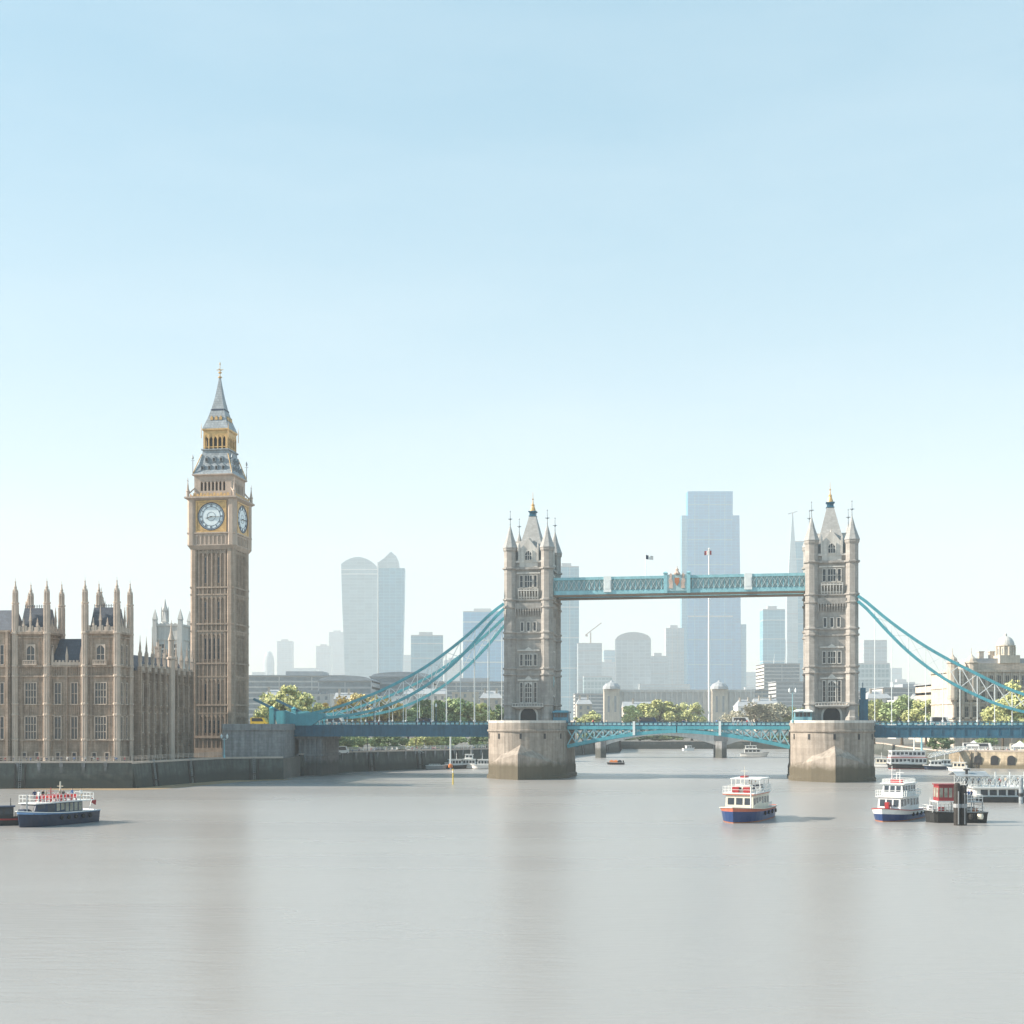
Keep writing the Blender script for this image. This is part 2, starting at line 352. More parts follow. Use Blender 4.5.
# ================================================================ GOTHIC PALACE
PY = 310.0; PS = F / PY
pal = thing('gothic_palace', 'honey stone gothic palace with tall pinnacled turrets on the river terrace', 'palace', (X(85, PY), PY, LZ), R(-6))
def pz(y): return Z(y, PY) - LZ
def pav(x0, depth=7.9, wd=7.9):
    x1 = x0 + wd
    b = MB()
    b.box(x0, x1, 0, depth, 0, pz(634))
    for y, h, o in ((741, .5, .35), (716, .3, .25), (705, .3, .25), (677, .4, .4), (667, .45, .5), (638, .3, .35), (634, .55, .6)):
        b.box(x0 - o, x1 + o, -o, depth + o, pz(y), pz(y) + h)
    b.box(x0 - .2, x1 + .2, -.25, depth + .2, 0, 1.2)
    # panel ribs
    for fx in (.13, .235, .765, .87):
        xx = x0 + wd * fx; b.box(xx - .1, xx + .1, -.22, 0, 1.2, pz(634))
        yy = depth * fx; b.box(x1, x1 + .22, yy - .1, yy + .1, 1.2, pz(634))
    for i in range(9):                      # carved panels in the spandrels
        xx = x0 + wd * (.27 + .46 * i / 8)
        b.box(xx - .07, xx + .07, -.15, 0, pz(716) + .3, pz(705)); b.box(xx - .07, xx + .07, -.15, 0, pz(677) + .4, pz(667))
    b.build('wall', M_palace, pal)
    p = MB()                                # pierced parapet
    zt = pz(634) + .55
    for (ax, ay, bx, by) in ((x0, -.3, x1, -.3), (x1 + .3, 0, x1 + .3, depth), (x0 - .3, 0, x0 - .3, depth), (x0, depth + .3, x1, depth + .3)):
        k = 10
        for i in range(k):
            t0, t1 = (i + .12) / k, (i + .88) / k
            q0 = (ax + (bx - ax) * t0, ay + (by - ay) * t0); q1 = (ax + (bx - ax) * t1, ay + (by - ay) * t1)
            hh = 1.5 if i % 2 else 1.15
            p.bar((*q0, zt + hh / 2), (*q1, zt + hh / 2), .22, hh)
        p.bar((ax, ay, zt + .15), (bx, by, zt + .15), .3, .3)
    p.build('parapet', M_palace_light, pal)
    for (ax, ay) in ((x0 + wd * .5, -.3), (x0 + wd * .28, -.3), (x0 + wd * .72, -.3), (x1 + .3, depth * .5), (x1 + .3, depth * .27), (x1 + .3, depth * .75), (x0 + wd * .5, depth + .3)):
        tall = abs(ax - x0 - wd * .5) < .1 or abs(ay - depth * .5) < .1
        n_ = MB(); k = 1.0 if tall else .55; n_.lathe([(.3, zt - .4), (.3, zt + 2.6 * k), (.42, zt + 2.7 * k), (.36, zt + 3.0 * k), (.14, zt + 4.6 * k), (.2, zt + 4.75 * k), (.03, zt + 6.2 * k)], ax, ay, 4); n_.build('pinnacle', M_palace_light, pal)
    r = MB(); cx, cy = x0 + wd / 2, depth / 2
    r.pyr([(wd / 2 - .7, depth / 2 - .7, zt - .3), (wd / 2 - 1.5, depth / 2 - 1.7, pz(607))], cx, cy)
    ro = r.build('roof', M_slate, pal)
    cr = MB()
    for i in range(9):
        xx = cx - wd / 2 + 1.6 + (wd - 3.2) * i / 8; cr.box(xx - .06, xx + .06, cy - depth / 2 + 1.8, cy - depth / 2 + 1.9, pz(607), pz(607) + .8)
    cr.bar((cx - wd / 2 + 1.5, cy - depth / 2 + 1.85, pz(607) + .5), (cx + wd / 2 - 1.5, cy - depth / 2 + 1.85, pz(607) + .5), .07)
    cr.build('ridge_cresting', M_slate, ro)
    for (tx, ty) in ((x0, 0), (x1, 0), (x0, depth), (x1, depth)): turret(tx, ty, pz(603), pz(577))
    for y0, y1, ww, li, tr in ((739, 717, 2.7, 4, 2), (704, 683, 2.7, 4, 2), (664, 645, 1.9, 2, 1)):
        z0, h = pz(y0), pz(y1) - pz(y0)
        window(pal, T(cx, 0, z0), ww, h, li, tr, arch=(ww < 2))
        for oy in (-1.5, 1.5): window(pal, T(x1, cy + oy, z0, PI / 2), .95, h, 1, 2)
    for ox in (-1.6, 1.6): window(pal, T(cx + ox, 0, pz(760)), .9, 1.7, 1, 0)
    bal = MB(); bal.box(cx - 1.7, cx + 1.7, -.9, -.02, pz(667) + .46, pz(667) + .75)
    for i in range(9): xx = cx - 1.6 + 3.2 * i / 8; bal.box(xx - .09, xx + .09, -.85, -.7, pz(667) + .75, pz(667) + 1.5)
    bal.box(cx - 1.7, cx + 1.7, -.9, -.65, pz(667) + 1.5, pz(667) + 1.68)
    bal.build('balcony', M_palace_light, pal)
_tm = {}
def turret(tx, ty, zs, zt, r=.76, parent=None, m=None):
    key = (round(zs, 2), round(zt, 2), r)
    if key not in _tm:
        b = MB(); prof = [(r, 0), (r, 1.2), (r * .94, 1.25)]
        for y in (741, 716, 705, 677, 667, 634):
            z = pz(y)
            if z < zs - 1: prof += [(r * .94, z), (r * 1.2, z + .1), (r * 1.2, z + .5), (r * .94, z + .6)]
        h = zt - zs
        prof += [(r * .9, zs - .3), (r * 1.18, zs), (r * 1.18, zs + .3), (r * .72, zs + .35), (r * .6, zs + h * .38), (r * .82, zs + h * .41), (r * .82, zs + h * .45),
                 (r * .55, zs + h * .50), (r * .42, zs + h * .6), (r * .52, zs + h * .62), (r * .28, zs + h * .7), (r * .16, zs + h * .82), (r * .3, zs + h * .845), (r * .07, zs + h * .87), (r * .05, zs + h)]
        b.lathe(prof)
        for i in range(8):
            a = PI / 8 + i * PI / 4; c, s = math.cos(a), math.sin(a)
            b.box(c * r * .92 - .09, c * r * .92 + .09, s * r * .92 - .09, s * r * .92 + .09, 1.3, zs - .35)
            b.lathe([(.13, zs + .3), (.13, zs + h * .42), (.02, zs + h * .56)], c * r * .74, s * r * .74, 4)
        _tm[key] = b.mesh('turret', M_palace_light)
    return link('turret', _tm[key], parent or pal, T(tx, ty, 0))
for xx in (-17.4, 0.0): pav(xx)
# middle range
b = MB(); x0, x1 = -9.5, 0.0; xm0, xm1 = x0 + .9, x1 - .9
b.box(x0, x1, .7, 9, 0, pz(667))
for y, h, o in ((741, .5, .3), (716, .3, .25), (705, .3, .25), (677, .4, .4), (667, .45, .5)): b.box(xm0, xm1, .7 - o, .7, pz(y), pz(y) + h)
for xx in (-8.6, -5.1, -4.7, -1.2): b.box(xx - .17, xx + .17, .25, .7, 0, pz(667))
for i in range(14): xx = xm0 + .3 + (xm1 - xm0 - .6) * i / 13; b.box(xx - .08, xx + .08, .5, .7, pz(677) + .4, pz(667)); b.box(xx - .08, xx + .08, .5, .7, pz(716) + .3, pz(705))
b.build('wall', M_palace, pal)
p = MB()
for i in range(9):
    xx = xm0 + .3 + (xm1 - xm0 - .6) * i / 8; hh = 2.6 if i % 4 == 0 else 1.2
    p.box(xx - .25, xx + .25, .3, .75, pz(667) + .45, pz(667) + .45 + hh)
    if i % 4 == 0: p.lathe([(.3, pz(667) + 3.05), (.02, pz(667) + 5.0)], xx, .52, 4)
p.box(xm0, xm1, .35, .65, pz(667) + .45, pz(667) + 1.2)
p.build('parapet', M_palace_light, pal)
r = MB(); M0 = Matrix(((0, 1, 0, 0), (1, 0, 0, 0), (0, 0, 1, 0), (0, 0, 0, 1)))
r.M = M0; r.extr([(1.4, pz(667) + .5), (6.5, pz(637)), (9, pz(660))], x0 + .2, x1 - .2); r.build('roof', M_slate, pal)
for xx in (-7.0, -2.9):
    for y0, y1 in ((739, 717), (704, 683)): window(pal, T(xx, .7, pz(y0)), 1.5, pz(y1) - pz(y0), 2, 1)
    window(pal, T(xx, .7, pz(760)), .9, 1.7, 1, 0)
# range beyond the far pavilion, running out of the picture
b = MB(); x0, x1 = -44, -18.4
b.box(x0, x1, -.6, 9, 0, pz(632))
for y, h, o in ((741, .5, .3), (705, .3, .25), (677, .4, .4), (667, .45, .5), (632, .5, .5)): b.box(x0, x1, -.6 - o, -.6, pz(y), pz(y) + h)
for i in range(7): xx = -19.0 - 3.6 * i; b.box(xx - .3, xx + .3, -1.2, -.6, 0, pz(632))
b.build('wall', M_palace, pal)
r = MB(); r.M = M0; r.extr([(.2, pz(632)), (4, pz(608)), (9, pz(632))], x0, x1 - .4); r.build('roof', M_slate, pal)
for i in range(5):
    for y0, y1 in ((739, 717), (704, 683), (664, 645)): window(pal, T(-20.8 - 3.6 * i, -.6, pz(y0)), 1.8, pz(y1) - pz(y0), 2, 1)
turret(-18.9, 9.5, pz(608), pz(588))
turret(-1.6, 13, pz(612), pz(582), 1.2); 
rv = MB(); rv.pyr([(2.2, 2.2, 18), (2.0, 2.0, pz(640)), (.9, .9, pz(608))], -2.4, 13); rv.build('roof', M_slate, pal)
# wing along the side, running back to the clock tower
bpy.context.view_layer.update()
inv = pal.matrix_world.inverted()
wa = inv @ Vector((-91.6, 318.5, LZ)); wb = inv @ Vector((-87.6, 354.0, LZ))
wdir = wb - wa; WL = wdir.length; WM = T(wa.x, wa.y, 0, math.atan2(wdir.y, wdir.x))
zc = 22.3
b = MB(WM); b.box(0, WL, 0, 8, 0, zc)
nb = 9; bay = WL / nb
for z, h, o in ((3.4, .4, .25), (6.6, .3, .2), (12.0, .35, .25), (13.4, .3, .2), (19.6, .35, .3), (zc - .45, .5, .5)): b.box(0, WL, -o, 0, z, z + h)
for i in range(nb + 1): b.box(i * bay - .33, i * bay + .33, -.95, 0, 0, zc + 1.0)
for i in range(nb):
    for k in range(1, 6):
        if k == 3: continue
        xx = i * bay + bay * k / 6; b.box(xx - .06, xx + .06, -.14, 0, 3.8, zc - .5)
b.build('wall', M_palace, pal)
p = MB(WM)
for i in range(nb * 4): xx = (i + .5) * bay / 4; p.box(xx - .3, xx + .3, -.35, .1, zc + .05, zc + (1.7 if i % 2 else 1.2))
p.box(0, WL, -.3, .05, zc + .05, zc + .7); p.build('parapet', M_palace_light, pal)
pin = MB(); pin.lathe([(.42, zc + .9), (.42, zc + 3.6), (.55, zc + 3.7), (.5, zc + 4.1), (.26, zc + 5.2), (.32, zc + 5.4), (.1, zc + 7.2), (.04, zc + 8.6)], 0, -.5, 4)
pin.box(-.1, .1, -.99, -.01, zc + 2.2, zc + 4.4)
pm = pin.mesh('pinnacle', M_palace_light)
for i in range(nb + 1): link('pinnacle', pm, pal, WM @ T(i * bay, 0, 0))
bp_ = MB(WM); bp_.lathe([(.95, 0), (.95, zc + 3.5), (1.2, zc + 3.8), (1.2, zc + 4.2), (.75, zc + 4.4), (.7, zc + 8.4), (.9, zc + 8.7), (.4, zc + 10.4), (.12, zc + 12.6), (.05, zc + 14)], bay * 5.1, -.6)
bp_.build('turret', M_palace_light, pal)
for i in range(nb):
    for z0, h in ((7.2, 4.6), (14.0, 5.2)): window(pal, WM @ T((i + .5) * bay, 0, z0), 1.25, h, 2, 1)
    window(pal, WM @ T((i + .5) * bay, 0, 1.0), .9, 1.9, 1, 0)
r = MB(WM); r.M = WM @ M0; r.extr([(.6, zc), (4, zc + 4.2), (7.6, zc)], .3, WL - .3); r.build('roof', M_slate, pal)
# chimneys behind the wing's ridge
for t_, hh in ((.2, 6.5), (.72, 7.0), (.88, 5.5)):
    c = MB(WM); c.box(WL * t_ - .7, WL * t_ + .7, 4.6, 5.8, zc + 1.5, zc + hh); c.box(WL * t_ - .85, WL * t_ + .85, 4.45, 5.95, zc + hh, zc + hh + .4)
    for k in (-.4, .4): c.lathe([(.22, zc + hh + .4), (.18, zc + hh + 1.5)], WL * t_ + k, 5.2, 8)
    c.build('chimney', M_palace_light, pal)

# ================================================================ CLOCK TOWER
BY = 362.0
ben = thing('clock_tower', 'tall gothic clock tower with gilded dial and pointed iron spire', 'clock tower', (X(220, BY), BY, LZ), R(-8.5))
def bz(y): return EYE + (722 - y) / 3.6 - LZ
HW = 6.15
b = MB(); b.box(-HW + .45, HW - .45, -HW + .45, HW - .45, 0, bz(549))
for sx in (-1, 1):
    for sy in (-1, 1): b.lathe([(1.25, 0), (1.25, bz(551))], sx * (HW - 1.0), sy * (HW - 1.0), 8)
tiers = [(738, 714), (706, 678), (665, 633), (626, 597), (590, 553)]
for y, h, o in ((738, .7, .5), (714, .35, .3), (706, .45, .4), (678, .4, .35), (665, .45, .4), (633, .4, .35), (626, .45, .4), (597, .4, .35), (590, .45, .4)):
    b.box(-HW - o + .3, HW + o - .3, -HW - o + .3, HW + o - .3, bz(y), bz(y) + h)
b.box(-HW - .2, HW + .2, -HW - .2, HW + .2, 0, 2.6)
for k in range(4):
    b.M = Matrix.Rotation(k * PI / 2, 4, 'Z')
    for i in range(7):
        xx = -3.75 + 7.5 * i / 6; ww = .3 if i % 3 else .42
        b.box(xx - ww / 2, xx + ww / 2, -HW + .02, -HW + .5, 2.6, bz(551))
    for (ya, yb) in tiers:                  # little arches closing the top of each panel
        for i in range(6):
            xx = -3.12 + 6.25 * i / 5
            b.extr([(xx - .5, bz(yb)), (xx - .5, bz(yb) - 1.5), (xx - .3, bz(yb) - .9), (xx, bz(yb) - .6), (xx + .3, bz(yb) - .9), (xx + .5, bz(yb) - 1.5), (xx + .5, bz(yb))], -HW + .1, -HW + .48)
b.build('shaft', M_ben, ben)
for k in range(4):
    for (ya, yb) in tiers:
        for xx in (-1.88, 1.88, 0.62, -.62):
            if abs(xx) < 1 and ya != 738 and ya != 665: continue
            window(ben, Matrix.Rotation(k * PI / 2, 4, 'Z') @ T(xx, -HW + .45, bz(ya) + 1.4), .55, bz(yb) - bz(ya) - 3.2, 1, 2, frame=M_bentrim, sur=.1, proud=.2)
# clock stage
CW = 6.75
b = MB()
b.pyr([(HW - .1, HW - .1, bz(552)), (CW, CW, bz(548)), (CW, CW, bz(547))])
b.box(-CW + .35, CW - .35, -CW + .35, CW - .35, bz(547), bz(503))
b.pyr([(CW - .2, CW - .2, bz(537)), (CW + .12, CW + .12, bz(536.4)), (CW + .12, CW + .12, bz(535.2)), (CW - .2, CW - .2, bz(535))])
b.pyr([(CW - .2, CW - .2, bz(503.5)), (CW + .7, CW + .7, bz(501.5)), (CW + .7, CW + .7, bz(500)), (CW - .1, CW - .1, bz(499.5))])
for sx in (-1, 1):
    for sy in (-1, 1): b.lathe([(1.35, bz(548)), (1.35, bz(502))], sx * (CW - 1.05), sy * (CW - 1.05), 8)
for k in range(4):
    b.M = Matrix.Rotation(k * PI / 2, 4, 'Z')
    for i in range(8):
        xx = -4.2 + 8.4 * i / 7; b.box(xx - .22, xx + .22, -CW + .1, -CW + .35, bz(547), bz(537))
        if i < 7:
            xm = xx + .6; b.extr([(xm - .4, bz(537)), (xm - .38, bz(539.5)), (xm, bz(538)), (xm + .38, bz(539.5)), (xm + .4, bz(537))], -CW + .12, -CW + .34)
b.build('clock_stage', M_bentrim, ben)
def roman(mb, txt, M, h, w):
    """strokes in the dial plane, x right, z up, centred"""
    tot = sum({'I': .42, 'V': 1.0, 'X': 1.0}[c] for c in txt) * w; x = -tot / 2; sw = w * .2
    mb.M = M
    for c in txt:
        cw = (.42 if c == 'I' else 1.0) * w; xc = x + cw / 2
        if c == 'I': mb.bar((xc, 0, -h / 2), (xc, 0, h / 2), sw, .05)
        elif c == 'V': mb.bar((xc - w * .36, 0, h / 2), (xc, 0, -h / 2), sw * 1.2, .05); mb.bar((xc + w * .36, .012, h / 2), (xc, .012, -h / 2), sw * .8, .05)
        else: mb.bar((xc - w * .36, 0, h / 2), (xc + w * .36, 0, -h / 2), sw * 1.2, .05); mb.bar((xc + w * .36, .012, h / 2), (xc - w * .36, .012, -h / 2), sw * .8, .05)
        x += cw
DR = 3.75; DZ = (bz(535) + bz(503)) / 2 - .15
NUM = ['XII', 'I', 'II', 'III', 'IIII', 'V', 'VI', 'VII', 'VIII', 'IX', 'X', 'XI']
def ring(mb, r0, r1, y0, y1, n=48):
    for i in range(n):
        a0, a1 = 2 * PI * i / n, 2 * PI * (i + 1) / n
        mb.loft([[(r * math.cos(a), y, r * math.sin(a)) for r, y in ((r0, y0), (r1, y0), (r1, y1), (r0, y1))] for a in (a0, a1)], cap=False)
    return mb
for k in range(4):
    MK = Matrix.Rotation(k * PI / 2, 4, 'Z') @ T(0, -CW + .35, DZ)
    s = MB(); q = DR + .62                   # gilded square surround
    for (xa, xb, za, zb) in ((-q, q, DR + .2, q), (-q, q, -q, -DR - .2), (-q, -DR - .2, -DR - .2, DR + .2), (DR + .2, q, -DR - .2, DR + .2)): s.box(xa, xb, -.34, .0, za, zb)
    for i in range(4):                       # spandrels round the dial
        a0 = i * PI / 2 + PI / 4; pts = [(math.cos(a0) * (DR + .2) * math.sqrt(2), math.sin(a0) * (DR + .2) * math.sqrt(2))]
        pts += [((DR + .06) * math.cos(a), (DR + .06) * math.sin(a)) for a in [a0 + PI / 4 - PI / 2 * j / 8 for j in range(9)]]
        s.extr(pts, -.2, 0)
    so = s.build('dial_surround', M_gold, ben); so.matrix_basis = MK
    d = MB(); d.M = Matrix.Rotation(PI / 2, 4, 'X'); d.lathe([(DR, 0), (DR, .12)], n=48); fo = d.build('clock_face', M_dial, ben); fo.matrix_basis = MK
    for r0, r1, yy in ((DR - 1.22, DR - 1.12, -.17), (1.15, 1.22, -.16)): g = MB(); ring(g, r0, r1, yy, -.1); g.build('dial_ring', M_navy, fo)
    g = MB(); ring(g, DR - .16, DR + .06, -.24, -.1); ring(g, DR - .5, DR - .42, -.17, -.1)
    for j in range(60):
        a = j * PI / 30; c_, s_ = math.sin(a), math.cos(a); g.bar((c_ * (DR - .42), -.14, s_ * (DR - .42)), (c_ * (DR - .16), -.14, s_ * (DR - .16)), .07 if j % 5 else .16, .05)
    g.build('minute_track', M_navy, fo)
    for j, t in enumerate(NUM):
        a = j * PI / 6; nm = MB()
        roman(nm, t, Matrix.Rotation(a, 4, 'Y') @ Matrix.Translation((0, -.15, DR - .82)), .62, .40); nm.build('numeral', M_navy, fo)
    hh = MB(); hh.bar((.35, -.2, -.02), (-1.55, -.2, -.5), .34, .06); hh.build('hour_hand', M_black, fo)
    mh = MB(); mh.bar((-.5, -.28, 0), (2.4, -.28, -.1), .22, .05); mh.lathe([(.001, -.2), (.28, -.15), (.001, 0)], 0, -.28, 8); mh.build('minute_hand', M_black, fo)
# belfry
BW = 5.35
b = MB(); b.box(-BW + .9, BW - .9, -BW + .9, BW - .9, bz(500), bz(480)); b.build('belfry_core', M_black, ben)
b = MB(); b.box(-BW, BW, -BW, BW, bz(500), bz(493.5)); b.box(-BW, BW, -BW, BW, bz(482.5), bz(479)); b.pyr([(BW, BW, bz(479)), (BW + .5, BW + .5, bz(478)), (BW + .5, BW + .5, bz(477))])
for k in range(4):
    b.M = Matrix.Rotation(k * PI / 2, 4, 'Z')
    for i in range(8):
        xx = -3.75 + 7.5 * i / 7; b.box(xx - .2, xx + .2, -BW + .03, -BW + .9, bz(493.5), bz(482.5))
        if i < 7:
            xm = xx + .535; b.extr([(xm - .36, bz(482.5)), (xm - .36, bz(486)), (xm, bz(483.6)), (xm + .36, bz(486)), (xm + .36, bz(482.5))], -BW + .06, -BW + .8)
    b.box(-BW + .02, -BW + 1.6, -BW + .02, -BW + 1.6, bz(493.5), bz(482.5))
b.build('belfry', M_bentrim, ben)
b = MB()                                    # gilded parapet shields below the belfry
for k in range(4):
    b.M = Matrix.Rotation(k * PI / 2, 4, 'Z')
    for i in range(11): xx = -4.8 + 9.6 * i / 10; b.box(xx - .3, xx + .3, -CW + .1, -CW + .25, bz(499.5), bz(497.0 if i % 2 else 496.2))
    b.box(-BW, BW, -CW + .12, -CW + .22, bz(499.5), bz(498.6))
b.build('gilded_parapet', M_gold, ben)
pp = MB(); pp.lathe([(.42, bz(502)), (.42, bz(495)), (.55, bz(494.5)), (.3, bz(492)), (.1, bz(486)), (.05, bz(481))], n=8)
pp.box(-.06, .06, -.5, .5, bz(484.3), bz(484.3) + .12)
ppm = pp.mesh('pinnacle', M_bentrim)
fb = MB(); fb.bar((0, 0, 0), (1.9, 1.9, 2.6), .25, .35); fbm = fb.mesh('flying_buttress', M_bentrim)
for k in range(4):
    a = k * PI / 2; MK = Matrix.Rotation(a, 4, 'Z')
    link('pinnacle', ppm, ben, MK @ T(-CW + .1, -CW + .1, 0)); link('flying_buttress', fbm, ben, MK @ T(-CW + .2, -CW + .2, bz(497)))
# lower roof with dormers, lantern, spire
b = MB(); b.pyr([(BW + .45, BW + .45, bz(477)), (BW + .1, BW + .1, bz(475)), (4.4, 4.4, bz(466)), (3.75, 3.75, bz(457)), (3.6, 3.6, bz(452.5)), (3.95, 3.95, bz(452)), (3.95, 3.95, bz(450.8))])
rf = b.build('iron_roof', M_leadroof, ben)
for k in range(4):
    MK = Matrix.Rotation(k * PI / 2, 4, 'Z')
    for zz, n, yy in ((bz(472.5), 4, 5.3), (bz(464), 3, 4.65)):
        for i in range(n):
            xx = (i - (n - 1) / 2) * (2.0 if n == 4 else 2.1)
            dm = MB(MK @ T(xx, -yy, zz)); dm.extr([(-.5, 0), (.5, 0), (.5, .9), (0, 1.6), (-.5, .9)], 0, 1.3)
            dm.build('dormer', M_leadroof, rf)
            dn = MB(MK @ T(xx, -yy, zz)); dn.box(-.3, .3, -.03, .02, .12, .95); dn.build('dormer_opening', M_black, rf)
    hp = MB(MK); hp.bar((-BW - .3, -BW - .3, bz(476.5)), (-3.8, -3.8, bz(456)), .22); hp.build('gilded_hip', M_gold, rf)
b = MB(); LW = 3.45
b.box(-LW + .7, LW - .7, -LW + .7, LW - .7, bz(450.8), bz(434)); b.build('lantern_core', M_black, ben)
b = MB(); b.box(-LW, LW, -LW, LW, bz(436.5), bz(433)); b.pyr([(LW, LW, bz(433)), (LW + .3, LW + .3, bz(432)), (LW + .3, LW + .3, bz(430.5))])
for k in range(4):
    b.M = Matrix.Rotation(k * PI / 2, 4, 'Z')
    for i in range(6):
        xx = -LW + .25 + (2 * LW - .5) * i / 5; ww = .3 if i in (0, 5) else .16
        b.box(xx - ww, xx + ww, -LW, -LW + .5, bz(450.8), bz(436.5))
        if i < 5:
            xm = xx + .64; b.extr([(xm - .5, bz(436.5)), (xm - .5, bz(441)), (xm, bz(438)), (xm + .5, bz(441)), (xm + .5, bz(436.5))], -LW + .05, -LW + .45)
    b.box(-LW, LW, -LW + .04, -LW + .3, bz(449), bz(448.2))
b.build('lantern', M_gold, ben)
b = MB(); b.pyr([(LW + .25, LW + .25, bz(430.5)), (LW - .1, LW - .1, bz(427)), (2.55, 2.55, bz(419)), (1.75, 1.75, bz(409)), (1.05, 1.05, bz(397)), (.55, .55, bz(386)), (.2, .2, bz(377))])
sp = b.build('spire', M_leadroof, ben)
for k in range(4):
    MK = Matrix.Rotation(k * PI / 2, 4, 'Z')
    for i in range(3):
        dm = MB(MK @ T((i - 1) * 1.3, -2.95, bz(421.5))); dm.extr([(-.4, 0), (.4, 0), (.4, .6), (0, 1.2), (-.4, .6)], 0, 1.0); dm.build('dormer', M_gold, sp)
    bd = MB(MK); bd.box(-1.75, 1.75, -2.02, -1.6, bz(411.0), bz(409.8)); bd.build('gilded_band', M_navy, sp)
b = MB(); b.lathe([(.2, bz(377.5)), (.55, bz(377)), (.55, bz(376)), (.15, bz(375.4)), (.12, bz(373)), (.5, bz(372.2)), (.5, bz(371.4)), (.1, bz(370.6)), (.08, bz(364)), (.22, bz(363.4)), (.02, bz(361))])
b.bar((-1.0, 0, bz(369)), (1.0, 0, bz(369)), .14); b.bar((0, -1.0, bz(369)), (0, 1.0, bz(369)), .14)
b.build('finial', M_gold, ben)
fp = MB(); fp.lathe([(.12, bz(477)), (.1, bz(462)), (.3, bz(461)), (.04, bz(457.5))], n=6); fp.bar((-.5, 0, bz(463.5)), (.5, 0, bz(463.5)), .1)
fpm = fp.mesh('corner_finial', M_leadroof); fq = MB(); fq.lathe([(.1, bz(432)), (.07, bz(421)), (.02, bz(417))], n=6); fqm = fq.mesh('corner_finial', M_gold)
for sx in (-1, 1):
    for sy in (-1, 1): link('corner_finial', fpm, ben, T(sx * (BW + .3), sy * (BW + .3), 0)); link('corner_finial', fqm, ben, T(sx * (LW + .45), sy * (LW + .45), bz(440) - bz(432)))

# ================================================================ BASCULE BRIDGE
SPAN = 81.4
BR = thing('suspension_bridge', 'teal suspension and bascule bridge with two stone towers and a high walkway', 'bridge', (5.9, 366, 0), R(-10.6))
def tz(y): return EYE + (722 - y) / 3.6
ZP = 15.1                                    # pier top
def octo(mb, cx, cy, prof): mb.lathe(prof, cx, cy, 8)

# piers
def pier(u):
    b = MB(); n = 14; rad = 10.7
    def outline(r, ext=9.0): return [(u + r * math.cos(a), -ext + r * math.sin(a)) for a in [PI + PI * i / n for i in range(n + 1)]] + [(u + r * math.cos(a), ext + r * math.sin(a)) for a in [PI * i / n for i in range(n + 1)]]
    def rg(r, z): return [(x, y, z) for x, y in outline(r)]
    b.loft([rg(rad + .5, -1.5), rg(rad + .5, .8), rg(rad, 1.2), rg(rad, ZP - 2.6), rg(rad + .35, ZP - 2.3), rg(rad + .35, ZP - 1.9), rg(rad + .05, ZP - 1.8), rg(rad + .05, ZP - .02)])
    p = b.build('pier', M_pier, BR)
    for sg in (-1, 1):                       # pointed cutwaters
        c = MB(); yb = -10 * 1.0
        base = [(u - 11.0, sg * 8.5), (u - 10.0, sg * 13.5), (u - 5.8, sg * 19.6), (u, sg * 23.8), (u + 5.8, sg * 19.6), (u + 10.0, sg * 13.5), (u + 11.0, sg * 8.5)]
        top = [(u - 10.3, sg * 8.5), (u - 9.0, sg * 12.6), (u - 4.8, sg * 17.0), (u, sg * 18.3), (u + 4.8, sg * 17.0), (u + 9.0, sg * 12.6), (u + 10.3, sg * 8.5)]
        z1 = [4.6, 5.2, 7.2, 9.2, 7.2, 5.2, 4.6]
        c.loft([[(x, y, -1.5) for x, y in base], [(x, y, z - .9) for (x, y), z in zip(base, [4.0, 4.6, 6.2, 7.8, 6.2, 4.6, 4.0])], [(x, y, z + .9) for (x, y), z in zip(top, z1)]])
        c.build('cutwater', M_pier, p)
    for a in (-2.75, -2.2, -1.57, -.95, -.4):  # scuppers under the cornice
        x, y = u + rad * math.cos(a), -9 + rad * math.sin(a)
        d = MB(T(x, y, ZP - 3.4, a + PI / 2)); d.box(-.28, .28, -.06, .3, -.9, .5); d.build('drain_opening', M_black, p)
    pr = MB()                                # low wall on top
    o = outline(rad - .15); m = len(o)
    for i in range(m):
        q0, q1 = o[i], o[(i + 1) % m]
        if abs(q0[1]) < 9.1 and abs(q1[1]) < 9.1: continue
        if abs(q0[1] - q1[1]) > 15: continue
        pr.bar((*q0, ZP + .3), (*q1, ZP + .3), .35, .66)
    pr.build('pier_parapet', M_towertrim, p)
    st = MB(); st.poly(outline(rad - .4), ZP - .02, ZP + .02); st.build('pavement', M_asphalt, p)

